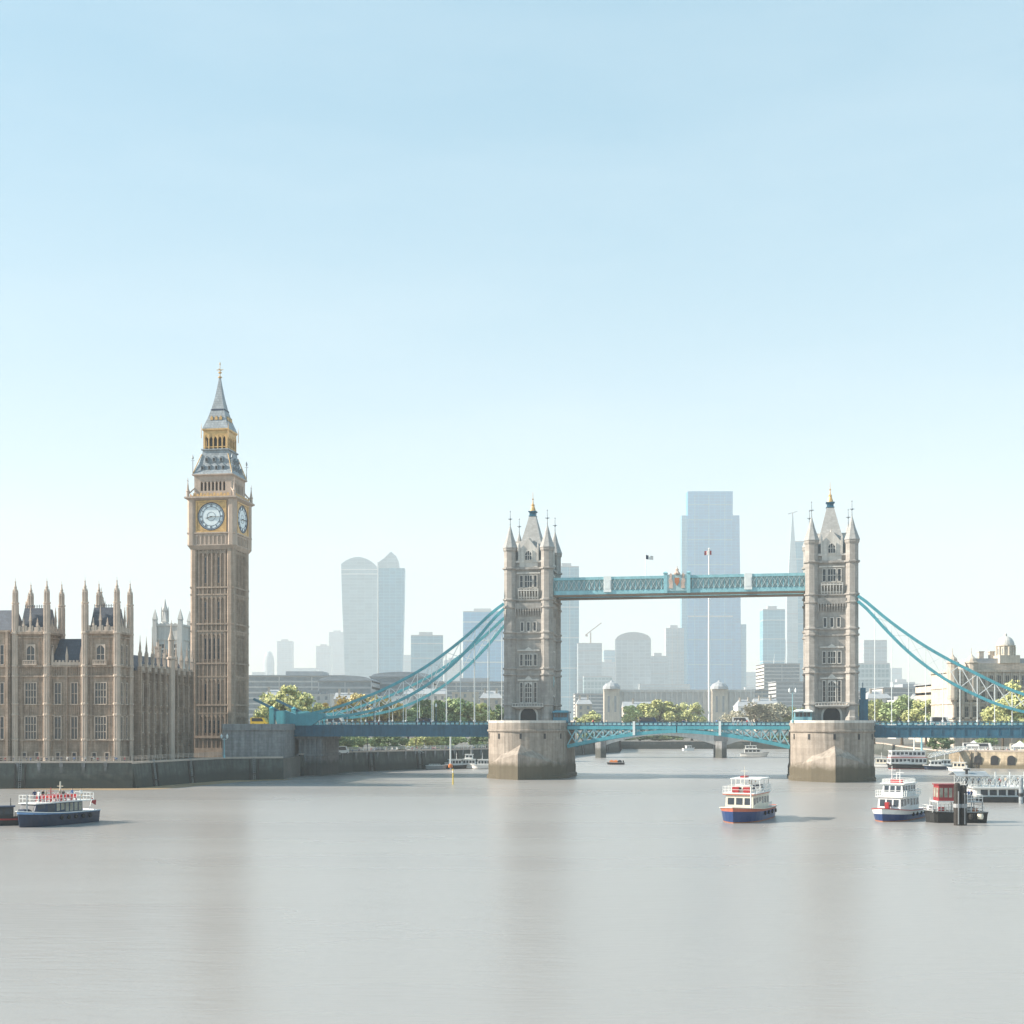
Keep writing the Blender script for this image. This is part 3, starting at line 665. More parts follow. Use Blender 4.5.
def tower(u):
    root = link('tower', None, BR, T(u, 0, 0)); 
    HX, HY, RT = 5.2, 7.0, 1.75
    b = MB()
    # body with portals for the road (along u): two side masses, and the storey above
    zr = 22.2
    for sg in (-1, 1): b.box(-HX - .6, HX + .6, min(sg * 4.6, sg * (HY + .3)), max(sg * 4.6, sg * (HY + .3)), ZP, zr)
    b.box(-HX - .6, HX + .6, -HY - .3, HY + .3, zr, tz(570))
    for y, h, o in ((706, .45, .35), (676, .4, .35), (670, .5, .4), (640, .4, .35), (634, .5, .4), (609, .4, .4), (601.5, .5, .5), (570.5, .6, .55)):
        b.box(-HX - .6 - o, HX + .6 + o, -HY - .3 - o, HY + .3 + o, tz(y), tz(y) + h)
    # corbel table
    for k in range(4):
        b.M = Matrix.Rotation(k * PI / 2, 4, 'Z'); hx, hy = (HX, HY) if k % 2 == 0 else (HY, HX)
        nn = 11 if k % 2 == 0 else 15
        for i in range(nn):
            xx = (i - (nn - 1) / 2) * (2 * hx - 3.4) / (nn - 1)
            b.pyr([(.12, .1, tz(617)), (.2, .5, tz(612)), (.2, .5, tz(609.5))], xx, -hy - .5)
        b.box(-hx + 1.5, hx - 1.5, -hy - 1.0, -hy - .3, tz(609.5), tz(604))
    b.M = Matrix()
    b.box(-HX, HX, -HY, HY, tz(570) + .5, tz(562.5))
    b.build('wall', M_tower, root)
    tb = MB()
    prof = [(RT + .2, ZP), (RT + .2, ZP + 1.5), (RT, ZP + 1.7)]
    for y in (706, 676, 670, 640, 634, 609, 601.5, 570.5):
        z = tz(y); o = .32 if y != 570.5 else .45
        prof += [(RT, z - .1), (RT + o, z + .12), (RT + o, z + .5), (RT, z + .62)]
    prof += [(RT, tz(553)), (RT + .3, tz(551)), (RT + .3, tz(549))]
    tb.lathe(prof); tm = tb.mesh('turret', M_tower)
    tc_ = MB(); tc_.lathe([(RT + .42, tz(549)), (RT + .36, tz(548)), (1.05, tz(538)), (.12, tz(526))]); tcm = tc_.mesh('turret_cap', M_towerroof)
    tf = MB(); tf.lathe([(.16, tz(526.3)), (.1, tz(521)), (.38, tz(519.8)), (.1, tz(518.6)), (.07, tz(513)), (.2, tz(512.4)), (.02, tz(511))], n=6)
    tf.bar((-.62, 0, tz(519.6)), (.62, 0, tz(519.6)), .16); tf.bar((0, -.62, tz(519.6)), (0, .62, tz(519.6)), .16); tfm = tf.mesh('finial', M_leadroof)
    for sx in (-1, 1):
        for sy in (-1, 1):
            link('turret', tm, root, T(sx * HX, sy * HY, 0)); link('turret_cap', tcm, root, T(sx * HX, sy * HY, 0)); link('turret_finial', tfm, root, T(sx * HX, sy * HY, 0))
    # main roof and its crown
    rf_ = MB(); rf_.pyr([(5.0, 6.6, tz(563)), (3.4, 4.4, tz(548)), (2.45, 2.9, tz(536)), (1.35, 1.5, tz(520)), (.95, 1.0, tz(514))]); rf_.build('roof', M_towerroof, root)
    c = MB(); c.pyr([(1.0, 1.05, tz(514)), (1.12, 1.15, tz(513.6)), (.85, .9, tz(513)), (.85, .9, tz(510)), (1.15, 1.2, tz(509.4)), (1.15, 1.2, tz(508.6))]); c.build('roof_lantern', M_tealdark, root)
    c = MB(); c.lathe([(.95, tz(508.6)), (.6, tz(505)), (.42, tz(503)), (.55, tz(502.3)), (.2, tz(500.6)), (.1, tz(497)), (.3, tz(496.2)), (.07, tz(495.4)), (.04, tz(489))]); c.build('roof_finial', M_gold, root)
    # gabled dormers on the four sides
    for k in range(4):
        hx, hy = (HX, HY) if k % 2 == 0 else (HY, HX)
        MK = Matrix.Rotation(k * PI / 2, 4, 'Z')
        g = MB(MK); gw = 2.55
        g.extr([(-gw, tz(570) + .5), (gw, tz(570) + .5), (gw, tz(549.5)), (gw * .78, tz(548.5)), (.22, tz(540.5)), (.22, tz(538.5)), (-.22, tz(538.5)), (-.22, tz(540.5)), (-gw * .78, tz(548.5)), (-gw, tz(549.5))], -hy - .35, -hy + 3.4)
        for s_ in (-1, 1): g.lathe([(.32, tz(562)), (.32, tz(547)), (.05, tz(543.5))], s_ * (gw + .05), -hy - .3, 4)
        g.box(-hx + 1.4, hx - 1.4, -hy - .45, -hy - .1, tz(563.5), tz(561.5))
        g.build('gable', M_towertrim, root)
        window(root, MK @ T(0, -hy - .35, tz(561)), 1.75, tz(552) - tz(561), 3, 1, M_towertrim, arch=True)
        fr = k % 2 == 0
        wm = [(0, 2.0, 3)] + ([(-1.95, .75, 1), (1.95, .75, 1)] if fr else [(-2.6, .85, 1), (2.6, .85, 1)])
        for ox, ww, li in wm:
            window(root, MK @ T(ox, -hy - .3, tz(588)), ww, tz(576.5) - tz(588), li, 1, M_towertrim)
            window(root, MK @ T(ox, -hy - .3, tz(666)), ww * .95, tz(655) - tz(666), li, 1, M_towertrim)
            if fr or abs(ox) > 0: window(root, MK @ T(ox, -hy - .3, tz(702.5)), ww * .9, tz(683) - tz(702.5), li, 3, M_towertrim, arch=(li > 1))
        for ox in (-1.75, 0, 1.75): window(root, MK @ T(ox, -hy - .3, tz(631.5)), .7, tz(623) - tz(631.5), 1, 0, M_towertrim)
        bal = MB(MK); bw = 2.9                # balcony below the top windows
        bal.box(-bw, bw, -hy - 1.25, -hy - .31, tz(592), tz(591)); bal.box(-bw, bw, -hy - 1.25, -hy - 1.0, tz(590.2), tz(589.6))
        for i in range(8): xx = -bw + .2 + (2 * bw - .4) * i / 7; bal.box(xx - .14, xx + .14, -hy - 1.2, -hy - 1.0, tz(591), tz(590.2)); bal.pyr([(.1, .1, tz(600)), (.16, .42, tz(594)), (.16, .45, tz(592))], xx, -hy - .75)
        bal.box(-bw, bw, -hy - .62, -hy - .31, tz(599), tz(597.5))
        bal.build('balcony', M_towertrim, root)
        for yy, ww, pk in ((651.5, 3.1, 647.5), (681, 3.0, 675.5), (574.8, 3.3, 0)):   # hood moulds over window groups
            hd = MB(MK); hd.box(-ww, ww, -hy - .62, -hy - .3, tz(yy), tz(yy) + .4)
            if pk: hd.extr([(-1.05, tz(yy) + .39), (1.05, tz(yy) + .39), (0, tz(pk))], -hy - .5, -hy - .3)
            hd.build('hood_mould', M_towertrim, root)
        if fr:                               # broad balcony over the base and the arch below it
            lb = MB(MK); lb.pyr([(3.2, .2, tz(709)), (4.4, .95, tz(707)), (4.4, .95, tz(706))], 0, -hy - 1.0)
            for i in range(12): xx = -4.2 + 8.4 * i / 11; lb.box(xx - .09, xx + .09, -hy - 1.85, -hy - 1.68, tz(706), tz(704))
            lb.box(-4.35, 4.35, -hy - 1.9, -hy - 1.64, tz(704), tz(703.4)); lb.build('lower_balcony', M_towertrim, root)
            ar = MB(MK); ar.extr([(2.7 * math.cos(t_), ZP + 2.2 + 2.5 * math.sin(t_)) for t_ in [PI * i / 12 for i in range(13)]] + [(-2.7, ZP), (2.7, ZP)], -hy - .42, -hy - .2)
            ar.build('doorway_surround', M_towertrim, root)
            ad_ = MB(MK); ad_.extr([(2.2 * math.cos(t_), ZP + 2.0 + 2.1 * math.sin(t_)) for t_ in [PI * i / 12 for i in range(13)]] + [(-2.2, ZP), (2.2, ZP)], -hy - .46, -hy - .3)
            ad_.build('doorway', M_black, root)
        else:                                # teal shield and pointed arch trim over the portal
            ar = MB(MK)
            for i in range(12):
                a0, a1 = PI * i / 12, PI * (i + 1) / 12
                ar.bar((4.75 * math.cos(a0), -hy - .5, 18.0 + 4.6 * math.sin(a0)), (4.75 * math.cos(a1), -hy - .5, 18.0 + 4.6 * math.sin(a1)), .5)
            ar.build('portal_arch', M_towertrim, root)
            shd = MB(MK); shd.extr([(-.9, 28.2), (.9, 28.2), (.9, 26.6), (0, 25.0), (-.9, 26.6)], -hy - .75, -hy - .3); shd.build('shield', M_teal, root)
    return root
pier(0); pier(SPAN)
tower(0); tower(SPAN)

# high level walkways
WZ0, WZ1 = tz(597.3), tz(579)
def walkway(v0, v1):
    root = link('walkway', None, BR, T(0, 0, 0)); u0, u1 = 6.9, SPAN - 6.9; Lw = u1 - u0
    f = MB()
    f.box(u0, u1, v0, v1, WZ0 + .35, WZ0 + 1.45); f.box(u0, u1, v0 - .15, v1 + .15, WZ1 - .75, WZ1)
    for i in range(49):
        uu = u0 + Lw * i / 48; f.box(uu - .12, uu + .12, v0 - .05, v0 + .1, WZ0 + 1.45, WZ1 - .75); f.box(uu - .12, uu + .12, v1 - .1, v1 + .05, WZ0 + 1.45, WZ1 - .75)
    f.build('girder', M_tealpale, root)
    so = MB(); so.box(u0, u1, v0 + .1, v1 - .1, WZ0, WZ0 + .345); so.build('soffit', M_brownsteel, root)
    gl = MB(); gl.box(u0, u1, v0 + .5, v1 - .5, WZ0 + 1.46, WZ1 - .76); gl.build('glazing', M_palepanel, root)
    la = MB(); k = 48
    for i in range(k):
        ua, ub = u0 + Lw * i / k, u0 + Lw * (i + 1) / k
        for v in (v0 + .02, v1 - .02):
            for dd, za, zb in ((0, WZ0 + 1.5, WZ1 - .8), (.07, WZ1 - .8, WZ0 + 1.5)): la.bar((ua, v + dd * (1 if v == v0 + .02 else -1), za), (ub, v + dd * (1 if v == v0 + .02 else -1), zb), .40, .06)
    la.build('lattice', M_whitesteel, root)
    for frac in (.22, .78):
        p_ = MB(); uu = u0 + Lw * frac; p_.box(uu - 1.05, uu + 1.05, v0 - .3, v0 + .3, WZ0 + .9, WZ1 + .15); p_.box(uu - .75, uu + .75, v0 - .36, v0 - .28, WZ0 + 1.8, WZ1 - .9); p_.build('panel', M_whitesteel, root)
    return root
wk = walkway(-6.4, -2.9); walkway(2.9, 6.4)
cu = SPAN * .5; 
cb = MB(); cb.box(cu - 3.0, cu + 3.0, -6.8, -6.2, WZ0 + .9, WZ1 + .2); cb.build('crest_panel', M_palepanel, wk)
for s_ in (-1, 1):
    cp = MB(); cp.box(cu + s_ * 3.1 - .5, cu + s_ * 3.1 + .5, -6.95, -6.0, WZ0 + .3, WZ1 + .5); cp.pyr([(.6, .6, WZ1 + .5), (.6, .6, WZ1 + .75), (.1, .1, WZ1 + 1.1)], cu + s_ * 3.1, -6.5); cp.build('crest_pillar', M_tealpale, wk)
sh_ = MB(); sh_.extr([(cu - .6, WZ0 + 4.4), (cu + .6, WZ0 + 4.4), (cu + .6, WZ0 + 3.2), (cu, WZ0 + 2.2), (cu - .6, WZ0 + 3.2)], -7.0, -6.79); sh_.build('shield', M_boot, wk)
for s_ in (-1, 1):
    su = MB(); su.extr([(cu + s_ * x, WZ0 + z) for x, z in ((1.1, 1.6), (1.5, 1.5), (2.2, 1.6), (2.0, 2.6), (2.3, 3.6), (1.9, 4.6), (2.1, 5.2), (1.6, 5.8), (1.3, 5.2), (1.45, 4.2), (1.1, 3.4))], -6.98, -6.79); su.build('supporter', M_crest, wk)
cr_ = MB(); cr_.lathe([(.9, WZ1 + .2), (1.0, WZ1 + .5), (.5, WZ1 + 1.1), (.4, WZ1 + 1.3), (.55, WZ1 + 1.5), (.25, WZ1 + 1.9), (.09, WZ1 + 2.1), (.07, WZ1 + 2.6)], cu, -6.5, 8); cr_.build('crown_crest', M_crest, wk)

# side spans
LEND, REND = -72.5, SPAN + 75.0
DT, DB = 14.3, 11.2
def side_span(u0, u1):
    root = link('side_span', None, BR, T(0, 0, 0))
    d = MB(); d.box(u0, u1, -8.6, 8.6, DT - .4, DT - .05); d.build('roadway', M_asphalt, root)
    g = MB()
    for v in (-9, 9):
        g.box(u0, u1, v - .35, v + .35, DB, DB + .5); g.box(u0, u1, v - .35, v + .35, DT - .5, DT); g.box(u0, u1, v - .15, v + .15, DB + .5, DT - .5)
    n = int(abs(u1 - u0) / 2.7)
    for i in range(n + 1):
        uu = u0 + (u1 - u0) * i / n
        for v in (-9, 9): g.box(uu - .14, uu + .14, v - .3, v + .3, DB + .5, DT - .5)
        g.box(uu - .2, uu + .2, -8.6, 8.6, DB + .3, DT - .4)
    g.build('girder', M_tealdark, root)
    p = MB(); q = MB(); n = int(abs(u1 - u0) / 1.35)
    for v in (-9, 9):
        p.box(u0, u1, v - .12, v + .12, DT, DT + .18); p.box(u0, u1, v - .16, v + .16, DT + .98, DT + 1.15)
        for i in range(n):
            uc = u0 + (u1 - u0) * (i + .5) / n
            p.box(uc - .6, uc - .5, v - .08, v + .08, DT + .18, DT + .98)
            q.box(uc - .38, uc + .42, v - .05, v + .05, DT + .3, DT + .84)
    p.build('parapet_rail', M_tealdark, root); q.build('parapet_panels', M_tealpale, root)
    return root
side_span(LEND, -10.9); side_span(SPAN + 10.9, REND)

def interp(tab, t):
    for (a, va), (b_, vb) in zip(tab, tab[1:]):
        if t <= b_: return va + (vb - va) * (t - a) / (b_ - a)
    return tab[-1][1]
def smooth(tab, t, e=.05): return (interp(tab, max(0, t - e)) + 2 * interp(tab, t) + interp(tab, min(1, t + e))) / 4
RU = [(0, 34.5), (.07, 30.4), (.14, 27), (.264, 21.6), (.368, 17.8), (.528, 12.9), (.668, 8.8), (.865, 4.7), (1, 2.6)]
RL = [(0, 33.2), (.122, 24.8), (.238, 18.0), (.368, 12.2), (.475, 8.6), (.632, 4.4), (.793, 1.9), (.865, 1.6), (1, 2.2)]
LU = [(0, 34.0), (.1, 28.2), (.187, 23.4), (.3, 18.2), (.387, 14.6), (.5, 11.0), (.59, 8.4), (.78, 4.2), (.9, 2.5), (1, 1.7)]
LLo = [(0, 32.8), (.1, 25.0), (.187, 19.0), (.276, 14.0), (.36, 10.2), (.457, 6.8), (.55, 4.4), (.635, 2.9), (.78, 1.4), (.9, 1.0), (1, 1.1)]
def chain(v, u0, u1, U, Lo, nseg, zoff=0):
    root = link('chain', None, BR, T(0, 0, 0)); ns = nseg * 2
    pt = lambda tab, t: (u0 + (u1 - u0) * t, v, EYE + smooth(tab, t) * .98)
    for tab, hgt in ((U, .74), (Lo, .74)):
        c = MB()
        for i in range(ns): c.bar(pt(tab, i / ns), pt(tab, (i + 1.04) / ns if i < ns - 1 else 1), .5, hgt)
        c.build('chord', M_teal, root)
    web = MB()
    for i in range(1, nseg):
        a, b_ = pt(U, i / nseg), pt(Lo, i / nseg); web.bar(a, b_, .2)
        if i < nseg - 1:
            web.bar(pt(U, i / nseg), pt(Lo, (i + 1) / nseg), .16); web.bar(pt(Lo, i / nseg), pt(U, (i + 1) / nseg), .16)
    web.build('web', M_whitesteel, root)
    for i in range(1, nseg):
        a = pt(Lo, i / nseg)
        if a[2] > DT + 1.2:
            h = MB(); h.rod((a[0], v, DT), a, .10, 6); h.lathe([(.3, DT + 1.0), (.3, DT + 1.5)], a[0], v, 6); h.build('hanger', M_whitesteel, root)
    return root
for v in (-9.0, 9.0):
    ch = chain(v, -6.6, -68.0, LU, LLo, 15)
    # heavy low joint and the link rising to the abutment
    j = MB(); j.extr([(-58, EYE + 1.5), (-58, EYE + 2.6), (-66, EYE + 2.0), (-70, EYE + 3.3), (-73.5, EYE + 3.0), (-72, DT), (-62, DT)], v - .55, v + .55); j.build('anchor_plate', M_teal, ch)
    j = MB(); j.bar((-71, v, EYE + 2.6), (-79.5, v, EYE + 6.6), .5, .7); j.build('anchor_link', M_tealdark, ch)
    j = MB(); j.box(-74.6, -73.2, v - .7, v + .7, DT, EYE + 3.9); j.lathe([(.9, EYE + 3.9), (.1, EYE + 4.6)], -73.9, v, 8); j.build('anchor_post', M_teal, ch)
    if v < 0: chain(v, SPAN + 6.6, SPAN + 62, RU, RL, 13)

# bascule leaves
def leaf(ua, ub):
    root = link('bascule_leaf', None, BR, T(0, 0, 0)); n = 12
    zl = lambda t: 8.6 + 4.2 * (1 - (1 - t) ** 1.7)
    d = MB(); d.box(min(ua, ub), max(ua, ub), -7.4, 7.4, DT - .4, DT - .05); d.build('roadway', M_asphalt, root)
    g, pr, pn = MB(), MB(), MB()
    U = lambda t: ua + (ub - ua) * t
    for v in (-8, 8):
        g.box(min(ua, ub), max(ua, ub), v - .35, v + .35, DT - 1.0, DT - .1)
        pr.box(min(ua, ub), max(ua, ub), v - .14, v + .14, DT + .85, DT + 1.02); pr.box(min(ua, ub), max(ua, ub), v - .12, v + .12, DT - .1, DT + .1)
        m = 24
        for i in range(m):
            g.bar((U(i / m), v, zl(i / m)), (U((i + 1.03) / m if i < m - 1 else 1), v, zl((i + 1) / m)), .7, .95)
            uc = U((i + .5) / m); dd = abs(ub - ua) / m
            pr.box(uc - dd / 2 - .05, uc - dd / 2 + .05, v - .08, v + .08, DT + .1, DT + .85); pn.box(uc - dd * .34, uc + dd * .34, v - .05, v + .05, DT + .22, DT + .74)
        w_ = MB()
        for i in range(n):
            ta, tb_ = i / n, (i + 1) / n
            if DT - 1 - zl(tb_) < .9: break
            w_.bar((U(ta), v, zl(ta) + .3), (U(tb_), v, DT - .9), .34, .3); w_.bar((U(ta), v + .12, DT - .9), (U(tb_), v + .12, zl(tb_) + .3), .3, .26)
            w_.bar((U(tb_), v, zl(tb_)), (U(tb_), v, DT - .6), .26)
        w_.build('web', M_tealpale, root)
    for i in range(n + 1): g.box(U(i / n) - .2, U(i / n) + .2, -7.6, 7.6, DT - 1.3, DT - .41)
    g.build('girder', M_teal, root); pr.build('parapet_rail', M_tealdark, root); pn.build('parapet_panels', M_tealpale, root)
    return root
mid = SPAN / 2
leaf(10.9, mid - .15); lf = leaf(SPAN - 10.9, mid + .15)
for du in (-11.5, 11.5):
    p_ = MB(); p_.box(mid + du - .32, mid + du + .32, -8.75, -8.4, DT - 2.6, DT + 1.2); p_.build('navigation_post', M_whitesteel, lf)

# abutment and land pier
rt = link('abutment', None, BR, T(0, 0, 0))
bpy.context.view_layer.update(); binv = BR.matrix_world.inverted()
def loc2(x, y): q = binv @ Vector((x, y, 0)); return (q.x, q.y)
q = [loc2(*p_) for p_ in ((-76.5, 343.5), (-61.6, 352.0), (-62.2, 392), (-118, 402), (-118, 376), (-77.5, 372))]
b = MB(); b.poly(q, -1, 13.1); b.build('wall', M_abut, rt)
b = MB(); cx = sum(a[0] for a in q) / 6; cy = sum(a[1] for a in q) / 6
qo = [(cx + (x - cx) * 1.012, cy + (y - cy) * 1.012) for x, y in q]; qi = [(cx + (x - cx) * .97, cy + (y - cy) * .97) for x, y in q]
b.poly(qo, 13.1, 13.6)
for i in range(6):
    if i in (2, 3): continue
    b.bar((*q[i], 14.2), (*q[(i + 1) % 6], 14.2), .5, 1.2)
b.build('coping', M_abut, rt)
st = MB(); st.poly(qi, 13.6, 13.9); st.build('roadway', M_asphalt, rt)
b = MB(); b.box(-66.5, -59.5, -7.5, 7.5, -1, DB - .8); b.box(-67, -59, -8.2, 8.2, DB - .8, DB - .02); b.box(-67.0, -59.0, -8, 8, 5.6, 6.2)
for i in range(5): uu = -66 + 6 * i / 4; b.box(uu - .35, uu + .35, -7.9, -7.5, -.5, DB - .8)
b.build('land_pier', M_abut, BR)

# control cabins, kiosks and lamp on the piers
def cabin(u, v, w_, d_, h_, m1, label, rootname='control_cabin'):
    p0 = BR.matrix_world @ Vector((u, v, ZP))
    c = thing(rootname, label, 'cabin', p0, R(-10.6))
    b = MB(); b.box(-w_ / 2, w_ / 2, -d_ / 2, d_ / 2, 0, h_ * .42); b.box(-w_ / 2 + .12, w_ / 2 - .12, -d_ / 2 + .12, d_ / 2 - .12, h_ * .42, h_ * .8); b.build('wall', m1, c)
    for s_ in (-1, 1):
        for i in range(4):
            xx = -w_ / 2 + .3 + (w_ - .6) * (i + .5) / 4; hw_ = (w_ - .6) / 8 * .86
            g = MB(); g.box(xx - hw_, xx + hw_, s_ * (d_ / 2 - .1) - .05, s_ * (d_ / 2 - .1) + .05, h_ * .45, h_ * .78); g.build('window', M_glass, c)
    r_ = MB(); r_.pyr([(w_ / 2 + .25, d_ / 2 + .25, h_ * .8), (w_ / 2 + .25, d_ / 2 + .25, h_ * .88), (w_ / 2 - .6, d_ / 2 - .6, h_)]); r_.build('roof', M_tealdark if m1 is not M_tealpale else M_whitesteel, c)
    return c
cabin(9.2, -7, 4.2, 4, 3.4, M_tealdark, 'dark blue control cabin beside the tower with gilded weather finial nearest the clock tower')
cabin(SPAN - 7.6, -10.5, 4.6, 3.6, 3.5, M_tealpale, 'pale green kiosk with dark windows at the foot of the frontal tower')
c = thing('navigation_signal', 'tall dark blue signal cabinet against the side of the frontal tower', 'signal', BR.matrix_world @ Vector((SPAN + 8.2, -6.5, ZP)), R(-10.6))
b = MB(); b.box(-1.1, 1.1, -1, 1, 0, 6.2); b.box(-.8, .5, -.8, .8, 6.2, 9.2); b.build('cabinet', M_tealdark, c)
b = MB(); b.rod((-.2, 0, 9.2), (-.2, 0, 10.6), .1); b.build('mast', M_tealdark, c)
def lamp_post(loc, h, label, m, group=None, arms=2):
    c = thing('street_lamp', label, 'street lamp', loc, R(-10.6), group)
    b = MB(); b.lathe([(.28, 0), (.28, .6), (.14, .9), (.09, h - .4), (.09, h)], n=8)
    b.build('post', m, c)
    for s_ in ((-1, 1) if arms == 2 else (0,)):
        a = MB(); 
        if s_: a.bar((0, 0, h - .5), (s_ * .8, 0, h - .2), .1)
        a.lathe([(.1, h - .1), (.28, h + .05), (.32, h + .6), (.1, h + .95), (.02, h + 1.2)], s_ * .8, 0, 6); a.build('lantern', M_whitesteel, c)
    return c
lp = lamp_post(BR.matrix_world @ Vector((SPAN - 10.3, -13, ZP)), 8.0, 'pale blue lamp post with two lanterns beside the green kiosk', M_tealpale)

# ================================================================ CITY BEHIND
def gmat(name, frame, glass, w=17.0, h=9, gap=.7, rough=.35): return mat(name, frame, rough, 0.06, 0.03, grid=(w, h, glass, gap))
G_blue = gmat('blue glass curtain wall', (0.22, 0.45, 0.54), (0.14, 0.36, 0.47))
G_deep = gmat('deep blue glass curtain wall', (0.04, 0.34, 0.56), (0.02, 0.27, 0.50))
G_pale = gmat('pale glass curtain wall', (0.50, 0.58, 0.60), (0.44, 0.53, 0.56), 22.0, 9, .6)
G_grey = gmat('grey office facade', (0.46, 0.52, 0.55), (0.41, 0.47, 0.50), 15, 9, 1.0)
G_green = gmat('green tinted glass facade', (0.34, 0.44, 0.46), (0.16, 0.29, 0.32), 9.0, 10, 1.2)
M_conc = mat('haze paled concrete', (0.54, 0.53, 0.51), 0.85, 0.1, 0.2, streak=0.15)  # paled so the base colour carries part of the distance haze
M_greyclad = mat('grey cladding', (0.42, 0.43, 0.44), 0.6, 0.1, 0.2)
M_cream2 = mat('cream stone facade', (0.56, 0.50, 0.42), 0.85, 0.14, 0.2, streak=0.2)
M_warm = mat('warm ashlar facade', (0.60, 0.52, 0.44), 0.85, 0.14, 0.2, streak=0.2, brick=(1.4, .7, (.52, .45, .38), .03))
M_lead = mat('lead roof', (0.34, 0.36, 0.38), 0.6, 0.12, 0.3)
M_facglass = mat('haze paled glazing', (0.23, 0.26, 0.285), 0.15, 0.25, 0.3)  # glazing lightened to put distance haze into its colour

SKY = 3.7
def bld(name, label, cat, px0, px1, Y, rz=0.0, group=None):
    """returns (root, half width, top-height function); local x across, y away, z up from the ground"""
    cx = (X(px0, Y) + X(px1, Y)) / 2
    base = 3.9
    return thing(name, label, cat, (cx, Y, base), rz, group), (X(px1, Y) - X(px0, Y)) / 2, lambda py: Z(py, Y) - base
def slab_tower(label, px0, px1, top, Y, m, depth=None, plant=True, rz=0.0, crown=None, fins=None):
    Y *= SKY; r, hw, zf = bld('skyscraper', label, 'skyscraper', px0, px1, Y, rz)
    h = zf(top); d = depth or hw * 1.5
    b = MB(); b.box(-hw, hw, 0, d, 0, h - (3 if crown is None else 0)); b.build('tower_wall', m, r)
    if crown is None:
        c = MB(); c.box(-hw + .2, hw - .2, .2, d - .2, h - 3, h - .8); c.box(-hw, hw, 0, d, h - .8, h); c.build('parapet', M_greyclad, r)
    if plant:
        p = MB(); p.box(-hw * .5, hw * .35, d * .3, d * .7, h, h + 9); p.build('plant_room', M_greyclad, r)
    for t in (.18, .36, .55, .74, .9): fb2 = MB(); fb2.box(-hw - .15, hw + .15, -.3, d + .15, h * t, h * t + 3.2); fb2.build('facade_band', M_greyclad if m in (G_grey, G_pale) else G_pale, r)
    if fins:
        f = MB()
        for t in fins: f.box(hw * t - .5, hw * t + .5, -.8, -.02, 0, h)
        f.build('facade_fin', M_conc, r)
    return r, hw, h, d

# flared tower with two curved crowns
Y = 1000 * SKY; r, hw, zf = bld('skyscraper', 'pale glass tower that flares towards its rounded double top', 'skyscraper', 341, 404, Y)
s_ = Y / F
def flare(xa, xb, prof, y0, d, m, name):
    b = MB(); rings = []
    for py, a, c in prof: rings.append([((a - 372.5) * s_, y0, zf(py)), ((c - 372.5) * s_, y0, zf(py)), ((c - 372.5) * s_, y0 + d, zf(py)), ((a - 372.5) * s_, y0 + d, zf(py))])
    b.loft(rings); return b.build(name, m, r)
flare(0, 0, [(735, 347, 377.2), (690, 345.5, 377.2), (640, 343.6, 377.3), (600, 342, 377.5), (568, 341.2, 377.6)], 0, 34, G_pale, 'west_wing' if False else 'glass_wing')
flare(0, 0, [(735, 378.8, 400), (690, 379, 402), (640, 379, 403), (600, 378.6, 404), (568, 378.4, 404.4)], 2, 34, G_blue, 'glass_wing')
b = MB(); b.box((377.3 - 372.5) * s_, (378.4 - 372.5) * s_, -.8, 30, 0, zf(562)); b.build('facade_fin', M_white, r)
b = MB(); b.box((341 - 372.5) * s_, (377.6 - 372.5) * s_, -.5, 34, zf(570), zf(569)); b.box((341 - 372.5) * s_, (377.6 - 372.5) * s_, -.5, 34, zf(574.5), zf(573.5)); b.build('facade_band', M_white, r)
b = MB(); pts = [((341.2 + 36.2 * i / 16 - 372.5) * s_, zf(568 - 11 * math.sin(PI * min(1, (i / 16) * .92 + .08)) ** .7)) for i in range(17)]
b.extr([((341.2 - 372.5) * s_, zf(568))] + pts + [((377.4 - 372.5) * s_, zf(568))], 0, 34); b.build('crown', G_pale, r)
b = MB(); b.extr([((x - 372.5) * s_, zf(y)) for x, y in ((378.5, 568), (378.5, 562), (384, 558), (391, 551.5), (396, 556), (398.5, 562), (399, 568))], 2, 30); b.build('crown', G_pale, r)

slab_tower('square pale blue office block right of the flared tower', 411, 443, 635, 900, G_blue, rz=R(4))
slab_tower('dark blue glass slab behind the suspension chains', 463, 503, 611, 950, G_deep, rz=R(-3))
slab_tower('slim blue glass tower half hidden behind the stone bridge tower', 556, 579, 566, 900, G_blue, fins=(.2,))
r, hw, h, d = slab_tower('grey block with a red crane on its roof', 578, 602, 643, 880, G_grey, plant=False)
cr = thing('tower_crane', 'small faded red tower crane on the grey block', 'crane', r.location + Vector((2, 6, h)))
b = MB(); b.box(-1.5, 1.5, -1.5, 1.5, 0, 27); b.build('mast', M_crest, cr); b = MB(); b.bar((-12, 0, 21), (27, 0, 51), 2.4); b.box(-13.5, -7.5, -2, 2, 17, 21.6); b.build('jib', M_crest, cr)
# arched roof block
Y = 900 * SKY; r, hw, zf = bld('skyscraper', 'broad grey tower with a gently arched roof', 'skyscraper', 616, 651, Y)
b = MB(); b.box(-hw, hw, 0, 30, 0, zf(640)); b.build('tower_wall', G_grey, r)
b = MB(); b.extr([(hw * math.cos(t), zf(640) + (zf(632) - zf(640)) * math.sin(t)) for t in [PI * i / 14 for i in range(15)]], 0, 30); b.build('crown', M_greyclad, r)
slab_tower('low grey block tucked beside the tallest tower', 650, 668, 656, 960, G_grey)
slab_tower('narrow grey slab just left of the tallest tower', 666, 684, 628, 1000, G_grey, fins=(-.3, .3))
